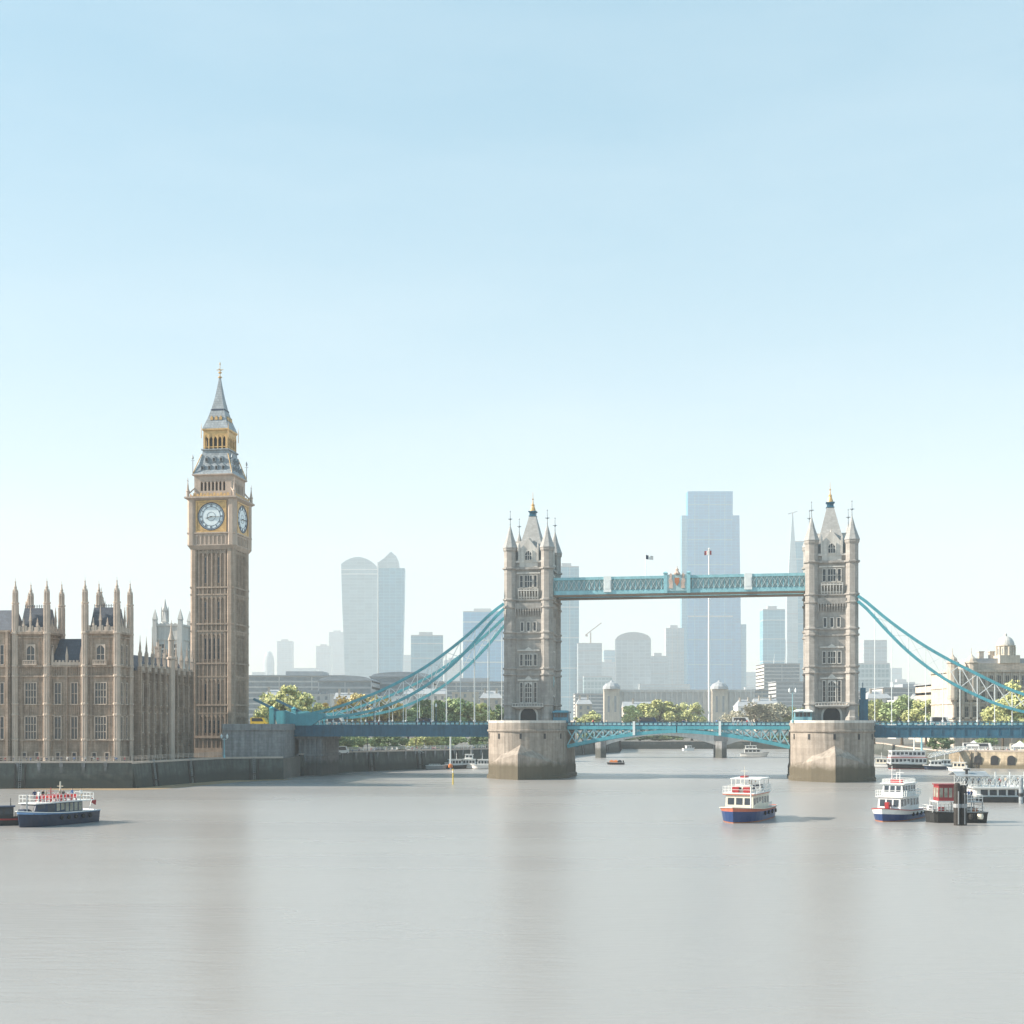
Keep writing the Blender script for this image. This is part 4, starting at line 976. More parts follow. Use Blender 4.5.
# the tallest tower
Y = 1080 * SKY; r, hw, zf = bld('skyscraper', 'tallest blue glass tower with stepped shoulders', 'skyscraper', 682, 740, Y); s_ = Y / F
q = lambda px: (px - 711) * s_
b = MB(); b.box(q(688), q(733), 4, 44, 0, zf(491)); b.build('tower_wall', G_deep, r)
b = MB(); b.box(q(682), q(687.8), 8, 44, 0, zf(515)); b.build('shoulder_wall', G_blue, r)
b = MB(); b.loft([[(q(733.2), 7, z), (q(x1), 7, z), (q(x1), 44, z), (q(733.2), 44, z)] for z, x1 in ((0, 742), (zf(640), 741.5), (zf(515), 739.8))]); b.build('shoulder_wall', G_deep, r)
b = MB(); b.box(q(742), q(747), 12, 40, 0, zf(624)); b.build('shoulder_wall', G_blue, r)
for x in (695, 709, 725): b = MB(); b.box(q(x) - 1, q(x) + 1, 3.2, 3.99, 0, zf(495)); b.build('facade_fin', G_blue, r)
for yy in (505, 520, 540, 565, 590, 640, 665): b = MB(); b.box(q(688), q(733), 3.7, 3.995, zf(yy), zf(yy) + 3.5); b.build('facade_band', G_blue, r)
b = MB(); b.box(q(688), q(733), 3.4, 3.99, zf(617), zf(615.5)); b.build('facade_band', M_greyclad, r)
slab_tower('square topped blue grey tower between the tallest tower and the bridge', 763, 785, 609, 920, G_blue)
r, hw, h, d = slab_tower('slender blue tower close behind the frontal bridge tower', 795, 812, 541, 1000, G_blue, plant=False)
r2, hw2, h2, d2 = slab_tower('pale tapering tower shaft with a crane at its tip', 787, 798, 575, 980, G_pale, plant=False, depth=12)
b = MB(); b.pyr([(hw2 * .8, 5, h2), (hw2 * .5, 3, h2 + 75), (1.6, 1.6, h2 + 165)], 1.5, 6); b.build('spire', G_pale, r2)
cr = thing('tower_crane', 'pale crane topping the tapering tower shaft', 'crane', r2.location + Vector((1.5, 6, h2 + 165)))
b = MB(); b.box(-1.5, 1.5, -1.5, 1.5, 0, 9); b.build('mast', M_conc, cr); b = MB(); b.bar((-13, 0, 6.0), (13, 0, 13), 2.2); b.build('jib', M_conc, cr)
slab_tower('grey box tower above the low glass block', 864, 887, 640, 900, G_grey, plant=False)
slab_tower('low wide green glass block behind the frontal bridge tower', 856, 890, 663, 780, G_green, plant=False)
# far faint towers
Y = 1600 * SKY; r, hw, zf = bld('skyscraper', 'faint bullet shaped tower in the haze beside the clock tower', 'skyscraper', 263, 274, Y)
b = MB(); b.lathe([(hw, 0), (hw, zf(662)), (hw * .85, zf(656)), (hw * .5, zf(652)), (.3, zf(650.5))], 0, 8, 16); b.build('tower_wall', G_grey, r)
slab_tower('faint square tower in the haze beside the bullet shaped one', 277, 292, 641, 1600, G_grey)
slab_tower('faint low tower in the haze left of the flared tower', 316, 331, 646, 1600, G_grey)
slab_tower('faint taller tower in the haze touching the flared tower', 329, 345, 632, 1700, G_grey)
slab_tower('small hazy block between the flared tower and the dark slab', 444, 462, 660, 1300, G_grey)
slab_tower('hazy block behind the left edge of the stone bridge tower', 500, 512, 632, 1250, G_pale)
slab_tower('wide hazy block low behind the arched roof tower', 600, 618, 662, 1200, G_grey)
slab_tower('hazy low block at the foot of the tallest tower', 740, 764, 690, 1050, G_grey)
slab_tower('hazy block between the chains and the domed building', 893, 915, 682, 1100, G_grey)
for i, (a, c_, t_, lab) in enumerate(((584, 612, 676, 'pale glass office under the grey block with the crane'), (640, 690, 684, 'long hazy office below the low grey blocks'), (828, 858, 668, 'hazy office hidden by the frontal bridge tower'))):
    slab_tower(lab, a, c_, t_, 860 + 30 * i, (G_green, G_grey, G_pale)[i], plant=False)

def block_row(specs):
    for lab, a, c_, top, Y, m, rt in specs:
        r, hw, zf = bld('low_building', lab, 'building', a, c_, Y); h = zf(top); d = 18
        b = MB(); b.box(-hw, hw, 0, d, 0, h); b.box(-hw - .3, hw + .3, -.3, d + .3, h - .6, h); b.build('wall', m, r)
        n = max(2, int(hw * 2 / 4.5)); fl = max(1, int((h - 4) / 4.2))
        for j in range(fl):
            for i in range(n):
                xx = -hw + 2 * hw * (i + .5) / n; g = MB(); g.box(xx - .8, xx + .8, -.08, .1, h - 3.6 - 4.2 * j, h - 1.4 - 4.2 * j); g.build('window', M_facglass, r)
        ro = MB()
        if rt == 'gable': ro.loft([[(x, -.4, h), (x, d / 2, h + 3.8), (x, d + .4, h)] for x in (-hw - .3, hw + .3)])
        elif rt == 'hip': ro.pyr([(hw + .3, d / 2 + .3, h), (hw * .6, .5, h + 4.5)], 0, d / 2)
        else: ro.box(-hw * .6, hw * .1, 4, d - 4, h, h + 2.4); ro.box(hw * .3, hw * .7, 5, d - 6, h, h + 1.6)
        ro = ro.build('roof', M_lead, r)
        if rt != 'flat':
            for x in (-hw * .55, hw * .5): ch_ = MB(); ch_.box(x - .6, x + .6, d * .3, d * .3 + 1.2, h, h + 5.6); ch_.box(x - .7, x + .7, d * .3 - .1, d * .3 + 1.3, h + 5.6, h + 6); ch_.build('chimney', M_warm, ro)
for lab, a, c_, t_, Yb, m in (('soft hazy block between the clock tower and the bullet shaped tower', 252, 264, 672, 1500, G_grey), ('soft hazy low block right of the square faint tower', 292, 316, 668, 1500, G_pale),
    ('soft hazy slab tucked against the foot of the flared tower', 398, 412, 655, 1400, G_pale), ('soft hazy stepped block between the grey slab and the arched roof tower', 604, 617, 650, 1350, G_blue),
    ('soft hazy low block under the tallest tower shoulder', 744, 764, 672, 1400, G_pale), ('soft hazy slab between the square topped tower and tapering shaft', 780, 790, 640, 1450, G_pale),
    ('soft hazy tower right of the grey box tower', 890, 902, 668, 1450, G_pale), ('soft hazy low block above the trees past the frontal tower', 912, 938, 684, 1400, G_grey), ('soft hazy block behind the gap left of the domed building', 936, 952, 676, 1500, G_pale)):
    slab_tower(lab, a, c_, t_, Yb, m, plant=False)
def banded(name, label, cat, px0, px1, top, Y, depth, floors, wall, roofm=None, rz=0.0, base_y=None, overhang=.6, roof=None):
    Y = 640 + (Y - 530) * 5.5; depth *= 2; r, hw, zf = bld(name, label, cat, px0, px1, Y, rz); h = zf(top); floors = max(floors, round(h / 4.2)); fh = h / floors
    b = MB()
    for i in range(floors + 1): b.box(-hw, hw, 0, depth, max(0, i * fh - .75), i * fh + .55 if i < floors else h)
    nn = max(2, int(hw * 2 / 22))
    for i in range(nn + 1): xx = -hw + .4 + (2 * hw - .8) * i / nn; b.box(xx - .4, xx + .4, .06, depth - .06, 0, h)
    b.build('wall', wall, r)
    for i in range(floors):
        g = MB(); g.box(-hw + .12, hw - .12, .12, depth - .12, i * fh + .5, (i + 1) * fh - .7); g.build('window_band', M_facglass, r)
    rr_ = MB(); rr_.box(-hw - overhang, hw + overhang, -overhang, depth + overhang, h, h + .7)
    if roof == 'curve': rr_.extr([(hw * .96 * math.cos(t), h + .7 + 3.0 * math.sin(t)) for t in [PI * i / 14 for i in range(15)]], .5, depth - .5)
    elif roof == 'box': rr_.box(-hw * .25, hw * .5, depth * .2, depth * .8, h + .7, h + 4.2)
    rr_.build('roof', roofm or M_lead, r)
    return r, hw, h
banded('office_building', 'long banded grey office block behind the yellow trees', 'office building', 246, 345, 676, 600, 30, 8, M_conc, roof='box')
banded('office_building', 'curved roofed grey hall beside the long banded office', 'office building', 318, 372, 681, 570, 26, 6, M_greyclad, roof='curve')
banded('office_building', 'flat roofed dark banded block behind the lower chains', 'office building', 370, 432, 677, 580, 26, 7, M_greyclad, roof='curve')
banded('office_building', 'pale banded office block behind the vertical hangers', 'office building', 430, 508, 682, 640, 30, 8, M_conc, roof='box')
banded('office_building', 'white banded low office between bridge tower and twin towered station', 'office building', 575, 606, 694, 690, 20, 6, M_conc)
b_, hw, h = banded('office_building', 'stepped white office with twin rooftop masts', 'office building', 764, 800, 664, 700, 26, 12, M_conc)
for xx, hh in ((-9.2, 13), (4.5, 11)):
    p = MB(); p.rod((xx, 5, h), (xx + 1.4, 5, h + hh), .35, 6, .08); p.build('roof_mast', M_white, b_)
banded('office_building', 'cream stepped block at the foot of the white office', 'office building', 752, 772, 690, 680, 18, 6, M_cream2)
banded('office_building', 'blue glazed block lower right of the white office', 'office building', 776, 812, 682, 660, 20, 7, M_greyclad)
banded('office_building', 'grey banded office behind the trees past the frontal tower', 'office building', 884, 942, 688, 640, 24, 6, M_conc, roof='box')
banded('office_building', 'pale low block under the low green glass block', 'office building', 852, 888, 692, 650, 20, 6, M_conc)
# twin towered station building
Y = 1250; r, hw, zf = bld('station_building', 'long grey colonnaded station with two domed end towers', 'station', 612, 758, Y); s_ = Y / F
q = lambda px: (px - 685) * s_
b = MB(); b.box(q(612), q(756), 6, 30, 0, zf(692)); b.box(q(612), q(756), 5, 31, zf(692), zf(689.5)); b.build('wall', M_conc, r)
for i in range(26):
    xx = q(620) + (q(752) - q(620)) * i / 25
    if q(711) < xx < q(730): continue
    c = MB(); c.box(xx - .7, xx + .7, 4.9, 5.99, 0, zf(692)); c.build('pilaster', M_conc, r)
for px in (612, 720):
    t_ = MB(); cx_, w_ = q(px), 7.4
    t_.box(cx_ - w_, cx_ + w_, 0, 14, 0, zf(690)); t_.box(cx_ - w_ - .4, cx_ + w_ + .4, -.4, 10.4, zf(691), zf(689)); to = t_.build('tower', M_cream2, r)
    d_ = MB(); d_.lathe([(w_ * 1.2, zf(689)), (w_ * 1.15, zf(686.5)), (w_ * .8, zf(683.5)), (w_ * .3, zf(682)), (.3, zf(680))], cx_, 5, 12); d_.build('dome', M_lead, to)
    for k in (-1, 1):
        g = MB(); g.box(cx_ + k * 3.2 - 1, cx_ + k * 3.2 + 1, -.1, .05, zf(712), zf(696)); g.build('window', M_facglass, to)

block_row((
 ('cream hip roofed house behind the round yellow green tree', 262, 284, 697, 760, M_cream2, 'hip'), ('pale flat block between the yellow tree and amber trees', 300, 330, 694, 800, M_conc, 'flat'),
 ('small gabled warm stone house behind the amber trees', 334, 352, 699, 740, M_warm, 'gable'), ('white flat block behind the lower chain', 376, 402, 696, 820, M_white, 'flat'),
 ('long gabled hall behind the green hanger trees', 404, 446, 694, 860, M_conc, 'gable'), ('cream block behind the thickest hangers', 452, 478, 692, 840, M_cream2, 'flat'), ('warm hip roofed house behind the stone pier', 480, 502, 698, 790, M_warm, 'hip'),
 ('small cream house beside the dark control cabin', 577, 592, 704, 880, M_cream2, 'hip'), ('warm gabled warehouse on the far bank beneath the station wall', 624, 668, 707, 900, M_warm, 'gable'), ('pale flat block beneath the station wall by the flagpole', 672, 700, 708, 910, M_conc, 'flat'),
 ('small white house between the budding trees', 738, 754, 706, 890, M_white, 'hip'), ('cream gabled house under the cream stepped block', 756, 778, 704, 880, M_cream2, 'gable'),
 ('pale hip roofed building behind the hazy yellow green trees', 868, 892, 698, 820, M_conc, 'hip'), ('white flat roofed block behind the hazy green trees', 896, 918, 700, 800, M_white, 'flat'), ('cream gabled house by the plain stone block', 918, 940, 700, 760, M_cream2, 'gable')))
# church tower beyond the palace wing
Y = 520; r, hw, zf = bld('church_tower', 'pale square church tower with corner pinnacles beyond the palace wing', 'church tower', 153.5, 182, Y, R(-6)); hw *= .92
b = MB(); b.box(-hw, hw, 0, 2 * hw, 0, zf(625))
for z_ in (650, 640, 626): b.box(-hw - .4, hw + .4, -.4, 2 * hw + .4, zf(z_), zf(z_) + .8)
for k in range(7): xx = -hw + 2 * hw * (k + .5) / 7; b.box(xx - .4, xx + .4, 0, .5, zf(625), zf(623))
for sx in (-1, 1):
    for k in range(2): b.box(sx * hw - 1, sx * hw + 1, k * 2 * hw - 1, k * 2 * hw + 1, 0, zf(627))
b.build('wall', M_conc, r)
for sx in (-1, 1):
    for k in range(2): p = MB(); p.lathe([(1.1, zf(627)), (1.1, zf(620)), (1.35, zf(619.5)), (.1, zf(609))], sx * hw, k * 2 * hw, 4); p.build('pinnacle', M_conc, r)
for xx in (-2.6, 2.6): window(r, T(xx, 0, zf(668)), 2.4, 9.5, 2, 2, M_conc)
p = thing('church_spire', 'thin openwork spire between the church tower pinnacles', 'spire', (X(165, 560), 560, LZ))
zf2 = lambda py: Z(py, 560) - LZ
b = MB(); b.lathe([(2.4, 0), (2.4, zf2(640)), (1.5, zf2(622)), (1.1, zf2(612)), (1.4, zf2(611)), (.6, zf2(605)), (.1, zf2(599))], n=8); b.build('shaft', M_conc, p)
for i in range(8): a = i * PI / 4; c = MB(); c.lathe([(.22, zf2(622)), (.2, zf2(611)), (.03, zf2(606.5))], 1.5 * math.cos(a), 1.5 * math.sin(a), 4); c.build('pinnacle', M_conc, p)

# ornate riverside building with dome on the promenade
Y = 500; r, hw, zf = bld('domed_building', 'ornate cream riverside building with a round dome and corner turrets', 'domed building', 953, 1062, Y); s_ = Y / F
q = lambda px: (px - 1007.5) * s_
b = MB(); zt = zf(670); b.box(q(953), q(1062), 0, 26, 0, zf(672)); b.box(q(970), q(1062), 1.5, 24.5, zf(672), zf(663))
for y, hgt, o in ((672, .8, .7), (688, .5, .4), (704, .5, .4), (719, .6, .45)): b.box(q(953) - o, q(1062), -o, 26 + o, zf(y), zf(y) + hgt)
nb = 13
for i in range(nb + 1): xx = q(954.5) + (q(1060) - q(954.5)) * i / nb; b.box(xx - .35, xx + .35, -.45, 0, 0, zf(672))
for i in range(22): xx = q(954) + (q(1060) - q(954)) * i / 21; b.box(xx - .16, xx + .16, -.4, -.1, zf(672) + .8, zf(669.5))
b.box(q(953), q(1061), -.45, -.05, zf(669.6), zf(669))
b.build('wall', M_warm, r)
for i in range(nb):
    xx = q(954.5) + (q(1060) - q(954.5)) * (i + .5) / nb
    for y0, y1 in ((686, 675.5), (702, 691.5), (717, 706.5), (733, 722)): window(r, T(xx, 0, zf(y0)), 1.35, zf(y1) - zf(y0), 2, 1, M_cream2)
for px in (953, 972, 1040):
    t_ = MB(); t_.lathe([(1.9, zf(700)), (2.1, zf(698)), (2.1, zf(664)), (2.5, zf(663)), (2.5, zf(662)), (1.9, zf(661.5)), (1.6, zf(658.5)), (.7, zf(656)), (.15, zf(654)), (.08, zf(648))], q(px), .6, 10); t_.build('corner_turret', M_warm, r)
rf_ = MB(); rf_.extr([(q(972), zf(663)), (q(1062), zf(663)), (q(1060), zf(658)), (q(976), zf(658))], 3, 23); rf_.build('roof', M_lead, r)
dx = q(1011)
b = MB(); b.box(dx - 3.9, dx + 3.9, 1, 10, zf(663), zf(655)); b.lathe([(3.3, zf(655)), (3.3, zf(646)), (3.7, zf(645.5)), (3.7, zf(644.5))], dx, 5.5, 20)
for i in range(12): a = i * PI / 6; b.lathe([(.32, zf(655)), (.32, zf(646))], dx + 3.45 * math.cos(a), 5.5 + 3.45 * math.sin(a), 6)
do = b.build('drum', M_cream2, r)
b = MB(); b.lathe([(3.4, zf(644.5))] + [(3.3 * math.cos(t), zf(644.5) + 3.6 * math.sin(t)) for t in [PI / 2 * i / 8 for i in range(8)]] + [(.55, zf(635.4)), (.55, zf(633.2)), (.1, zf(632))], dx, 5.5, 20); b.build('dome', M_conc, do)
for i in range(5): a = PI + PI * (i + .5) / 5; g = MB(T(dx + 3.3 * math.cos(a), 5.5 + 3.3 * math.sin(a), 0, a + PI / 2)); g.box(-.4, .4, -.06, .1, zf(653.5), zf(648)); g.build('window', M_facglass, do)
for px in (989, 1000): c = MB(); c.box(q(px) - .9, q(px) + .9, 8, 10, zf(660), zf(651)); c.box(q(px) - 1.1, q(px) + 1.1, 7.8, 10.2, zf(651), zf(650)); c.build('chimney', M_warm, r)
banded('riverside_building', 'plain stone block adjoining the domed building', 'building', 938, 953, 684, 530, 18, 5, M_warm)

# far stone arch bridge
Y = 560; fb_ = thing('arch_bridge', 'distant pale stone arch bridge seen under the bascules', 'bridge', (X(720, Y), Y, 0), R(-4)); s_ = Y / F
q = lambda px: (px - 720) * s_; zf = lambda py: Z(py, Y)
def arch_span(pa, pb, ya, yc):
    b = MB(); n = 16; up = []; lo = []
    for i in range(n + 1):
        t = i / n; px = pa + (pb - pa) * t; yy = yc + (ya - yc) * (2 * t - 1) ** 2
        lo.append((q(px), zf(yy))); 
    for i in range(n): b.loft([[(x, y, z) for y in (-5,) for x, z in (lo[i], lo[i + 1], (lo[i + 1][0], zf(733.0)), (lo[i][0], zf(733.0)))], [(x, y, z) for y in (5,) for x, z in (lo[i], lo[i + 1], (lo[i + 1][0], zf(733.0)), (lo[i][0], zf(733.0)))]], cap=True)
    b.build('arch', M_conc, fb_)
for pa, pb in ((606, 715), (725, 834), (844, 953)): arch_span(pa, pb, 745, 735.2)
b = MB(); b.box(q(560), q(953), -5.5, 5.5, zf(733), zf(731.2)); b.build('deck', M_conc, fb_)
for px in (601, 720, 839): b = MB(); b.poly([(q(px) + x, y) for x, y in ((-2.3, -6), (0, -8.5), (2.3, -6), (2.3, 6), (0, 8.5), (-2.3, 6))], -1, zf(741)); b.box(q(px) - 2.9, q(px) + 2.9, -5.3, 5.3, zf(741), zf(733)); b.build('pier', M_abut, fb_)

# flagpoles
def flagpole(loc, h, rad, label, cols):
    c = thing('flagpole', label, 'flagpole', loc)
    b = MB(); b.lathe([(rad, 0), (rad, h * .5), (rad * .6, h), (rad * 1.2, h + rad), (.01, h + rad * 2)], n=8); b.build('pole', M_white, c)
    k = 3.2 if h > 30 else 1.5
    for i, m in enumerate(cols):
        f = MB(); w_ = k * 1.3 / len(cols); x0 = -rad - .05 - (k * 1.3) / 2 + i * w_ if h > 30 else .1 + i * w_
        pts = []
        for j in range(4): xx = x0 + w_ * j / 3; pts.append((xx, .25 * math.sin(xx * 2.2), h - .3 - .18 * abs(xx)))
        f.loft([[(x, y, z), (x, y + .04, z), (x, y + .04, z - k * .75), (x, y, z - k * .75)] for x, y, z in pts]); f.build('flag', m, c)
flagpole((X(710, 742), 745.5, 4.1), Z(549, 742) - 4.1, .62, 'very tall white flagpole with red and white flag rising behind the walkway', (M_red, M_white, M_red))
pw = BR.matrix_world @ Vector(((649 - 533) / 3.62, -4.6, WZ1)); flagpole(pw, Z(551, 350) - pw.z, .13, 'thin flagpole with small dark flag on top of the walkway', (M_navy, M_white, M_leadroof))

# ================================================================ TREES
def tree_mesh(seed, rx, rz_, n, leafsz, m, zc):
    r = random.Random(seed); b = MB(); lobes = []
    for i in range(40):
        a = r.uniform(0, 2 * PI); e = math.asin(r.uniform(-.55, 1)); k = r.uniform(.45, .95)
        lobes.append((Vector((rx * k * math.cos(e) * math.cos(a), rx * k * math.cos(e) * math.sin(a), zc + rz_ * k * math.sin(e))), r.uniform(.16, .36) * rx))
    pts, fcs = [], []
    for i in range(n):
        c, lr = lobes[r.randrange(len(lobes))]
        d = Vector((r.gauss(0, 1), r.gauss(0, 1), r.gauss(0, 1))).normalized() * lr * (r.random() ** .4)
        p = c + Vector((d.x, d.y, d.z * .8)); u = Vector((r.gauss(0, 1), r.gauss(0, 1), r.gauss(0, 1))).normalized(); v = u.orthogonal().normalized()
        s0 = leafsz * r.uniform(.6, 1.3); u, v = u * s0 * .5, v * s0 * .5
        o = len(pts); pts += [p - u - v * .6, p + u - v, p + u * .7 + v, p - u * .9 + v * .8]; fcs.append((o, o + 1, o + 2, o + 3))
    me = bpy.data.meshes.new('crown'); me.from_pydata(pts, [], fcs); me.materials.append(m); me.update()
    t = MB(); t.lathe([(.42, 0), (.3, 1), (.26, zc * .55), (.14, zc)], n=8)
    for c, lr in lobes[:14]: z0 = zc * r.uniform(.35, .75); t.rod((0, 0, z0), c, .13, 5, .03)
    return me, t.mesh('trunk', M_bark)
TK = {}
def tree(kind, px, top, Y, wpx, label, ground=4.2, group=None, seed=1):
    h = Z(top, Y) - ground; w_ = wpx * Y / F / 2
    key = (kind, seed)
    if key not in TK: TK[key] = tree_mesh(hash(key) % 999 if False else seed * 31 + len(kind), 5.0, 4.6, 5200 if kind != 'bare' else 2200, .46, LEAF[kind], 8.0)
    r = thing('tree', label, 'tree', (X(px, Y), Y, ground), rnd.uniform(0, 6), group)
    sc = Matrix.Diagonal((w_ / 5.0, w_ / 5.0, h / 12.4, 1))
    link('trunk', TK[key][1], r, sc); link('crown', TK[key][0], r, sc); return r
tree('yellow', 285, 686, 440, 52, 'round yellow green tree behind the low end of the chains', LZ)
tree('yellow', 262, 708, 425, 22, 'small yellow green tree beside the clock tower base', LZ, seed=2)
for i, (px, top, w_) in enumerate(((338, 700, 40), (362, 692, 44), (388, 698, 40))): tree('amber', px, top, 470 + 6 * i, w_, ('amber tree next to the round yellow green one', 'tallest amber tree under the upper chain', 'amber tree that meets the green trees')[i], LZ, seed=1 + i)
tree('yellow', 316, 702, 455, 34, 'yellowish tree between the round tree and the amber ones', LZ, seed=3)
for i, (px, top, w_, k) in enumerate(((408, 707, 36, 'green'), (430, 701, 40, 'dark'), (452, 698, 44, 'green'), (474, 702, 42, 'yellow'), (494, 706, 34, 'dark'))):
    tree(k, px, top, 485 + 5 * i, w_, ('green tree beside the amber trees', 'dark green tree behind the hangers', 'tall fresh green tree behind the hangers', 'yellowish green tree behind the hangers near the stone pier', 'dark green tree touching the stone pier')[i], LZ, seed=4 + i % 3)
for i, (px, top, w_, k) in enumerate(((588, 711, 30, 'yellow'), (640, 704, 36, 'green'), (660, 699, 44, 'yellow'), (692, 702, 34, 'yellow'), (735, 711, 30, 'bare'), (757, 704, 38, 'bare'), (778, 702, 36, 'bare'), (795, 707, 34, 'yellow'))):
    tree(k, px, top, 752, w_, ('yellow green tree beside the dark control cabin', 'green tree in front of the station colonnade', 'broad yellow green tree in front of the station', 'round yellow green tree left of the tall flagpole', 'grey budding tree beside the station end tower', 'wide grey budding tree by the cream stepped block', 'grey budding tree below the white office', 'yellow green tree beside the pale green kiosk')[i], 4.2, seed=1 + i % 6)
for i, (px, top, w_, k) in enumerate(((874, 700, 40, 'yellow'), (902, 697, 44, 'green'), (926, 699, 42, 'yellow'), (945, 706, 34, 'green'))):
    tree(k, px, top, 600 - 15 * i, w_, ('hazy yellow green tree next to the frontal tower', 'hazy green tree beneath the grey banded office', 'hazy yellow green tree near the plain stone block', 'green tree at the corner of the domed building')[i], 5.0, seed=2 + i)
for i, (px, top, w_) in enumerate(((1003, 700, 40), (1030, 680, 60), (992, 722, 26))): tree('yellow', px, top, 466 + 8 * i, w_, ('yellow green tree standing before the domed building', 'tall yellow green tree at the edge of the picture', 'small yellow green tree at the foot of the domed building')[i], 5.0, seed=3 + i)
for i, (px, top, w_, k) in enumerate(((600, 731, 40, 'green'), (640, 732, 46, 'dark'), (680, 733, 46, 'green'), (745, 733, 46, 'dark'), (790, 732, 44, 'green'))):
    c = thing('shrub', ('green shrub', 'dark shrub', 'fresh green shrub', 'dark broad shrub', 'light green shrub')[i] + (' on the far bank nearest the stone pier', ' on the far bank under the thin middle of the bascules', ' on the far bank left of the distant pier', ' on the far bank right of the distant pier', ' on the far bank against the frontal pier')[i], 'shrub', (X(px, 746), 747, 4.2))
    key = (k, 1); 
    if key not in TK: TK[key] = tree_mesh(31 + len(k), 5.0, 4.6, 5200, .46, LEAF[k], 8.0)
    w2 = w_ * 746 / F / 2; link('foliage', TK[key][0], c, Matrix.Translation((0, 0, -(Z(top, 746) - 4.2) * .55)) @ Matrix.Diagonal((w2 / 5, w2 / 5 * .6, (Z(top, 746) - 4.2) * 1.55 / 12.4, 1)))

# ================================================================ PEOPLE
def person_mesh(seed, pose, shirt, trousers):
    r = random.Random(seed); s = 1 if seed % 2 else -1
    st = {'stand': (.03, -.03), 'walk': (.26, -.24), 'lean': (.06, -.02)}[pose]
    V = [(0, 0, .93), (0, .01, 1.12), (0, 0, 1.34), (0, -.01, 1.46), (0, -.03, 1.57), (0, -.02, 1.68)]
    E = [(0, 1), (1, 2), (2, 3), (3, 4), (4, 5)]
    Rr = [(.15, .11), (.135, .1), (.16, .11), (.055, .055), (.085, .1), (.06, .07)]
    for sd, stp in ((1, st[0]), (-1, st[1])):
        i = len(V); V += [(sd * .1, 0, .84), (sd * .1, -stp * .55, .48), (sd * .1, -stp + (.06 if stp < -.1 else 0), .07), (sd * .11, -stp - .13, .035)]
        E += [(0, i), (i, i + 1), (i + 1, i + 2), (i + 2, i + 3)]; Rr += [(.095, .1), (.062, .066), (.045, .05), (.042, .035)]
        i = len(V); fwd = -.26 if pose == 'lean' or sd == s else .06
        V += [(sd * .19, 0, 1.38), (sd * .25, .02 + fwd * .2, 1.12), (sd * .22, fwd, .98 if fwd < 0 else .9), (sd * .215, fwd * 1.25, .9 if fwd > 0 else .99)]
        E += [(2, i), (i, i + 1), (i + 1, i + 2), (i + 2, i + 3)]; Rr += [(.06, .06), (.043, .045), (.033, .033), (.036, .025)]
    me = bpy.data.meshes.new('person'); me.from_pydata(V, E, [])
    o = bpy.data.objects.new('tmp', me); COL.objects.link(o)
    o.modifiers.new('skin', 'SKIN'); sub = o.modifiers.new('sub', 'SUBSURF'); sub.levels = 1; sub.render_levels = 1
    for i, d in enumerate(me.skin_vertices[0].data): d.radius = Rr[i]; d.use_root = i == 0
    dg = bpy.context.evaluated_depsgraph_get(); dg.update()
    out = bpy.data.meshes.new_from_object(o.evaluated_get(dg)); bpy.data.objects.remove(o); out.name = 'person'
    out.materials.clear()
    for m in (shirt, trousers, M_skin, M_hair, M_black): out.materials.append(m)
    for p in out.polygons:
        c = p.center
        p.material_index = 4 if c.z < .09 else 1 if c.z < .93 and abs(c.x) < .205 else 3 if c.z > 1.66 or (c.z > 1.55 and c.y > .01) else 2 if c.z > 1.45 or (c.z < 1.02 and abs(c.x) > .2) else 0
        p.use_smooth = True
    return out
C_ = [mat('cloth ' + n, c, .9, 0) for n, c in (('white', (.7, .7, .68)), ('red', (.45, .05, .05)), ('navy', (.03, .05, .12)), ('black', (.03, .03, .033)), ('beige', (.45, .38, .29)), ('blue', (.10, .2, .42)), ('grey', (.25, .25, .26)))]
PM = [person_mesh(i, ('stand', 'walk', 'lean')[i % 3], C_[a], C_[b_]) for i, (a, b_) in enumerate(((0, 2), (1, 3), (2, 6), (3, 3), (4, 2), (5, 6), (0, 4), (6, 3), (1, 2)))]
def person(x, y, z, rz, label, group): 
    o = link('person', PM[rnd.randrange(len(PM))], None, Matrix.Translation((x, y, z)) @ Matrix.Rotation(rz, 4, 'Z') @ Matrix.Scale(rnd.uniform(.97, 1.06), 4))
    return tag(o, label, 'person', group)
def crowd(pts, n, z, label, group, spread=1.5):
    """scatter along a polyline"""
    seg = [(Vector(a), Vector(b_)) for a, b_ in zip(pts, pts[1:])]; tot = sum((b_ - a).length for a, b_ in seg)
    for i in range(n):
        d = tot * (i + rnd.uniform(.1, .9)) / n
        for a, b_ in seg:
            l = (b_ - a).length
            if d <= l: break
            d -= l
        p = a + (b_ - a) * min(1, d / l); person(p.x + rnd.uniform(-.3, .3), p.y + rnd.uniform(0, spread), z, rnd.uniform(0, 2 * PI), label, group)
crowd([(-119, 300.3), (-90, 302.2)], 22, 6.3 - .7, 'person standing on the palace terrace behind the river wall', 'people on the palace terrace', 3.5)
crowd([(-57, 371.5), (-47.6, 400), (-34, 416), (-8, 447)], 30, LZ, 'person on the quay seen beneath the suspension span', 'people on the quay under the span', 4)
for i in range(16):
    u = rnd.uniform(15, SPAN - 15); p = BR.matrix_world @ Vector((u, -7.2 + rnd.uniform(-.3, .3), DT - .05)); person(p.x, p.y, p.z, rnd.uniform(0, 6), 'person on the footway of the bascules between the two stone towers', 'people on the bascules')
for i in range(9):
    u = rnd.uniform(LEND + 3, -14); p = BR.matrix_world @ Vector((u, -7.8 + rnd.uniform(-.3, .3), DT - .05)); person(p.x, p.y, p.z, rnd.uniform(0, 6), 'person on the footway of the side span by the clock tower', 'people on the suspended side span')
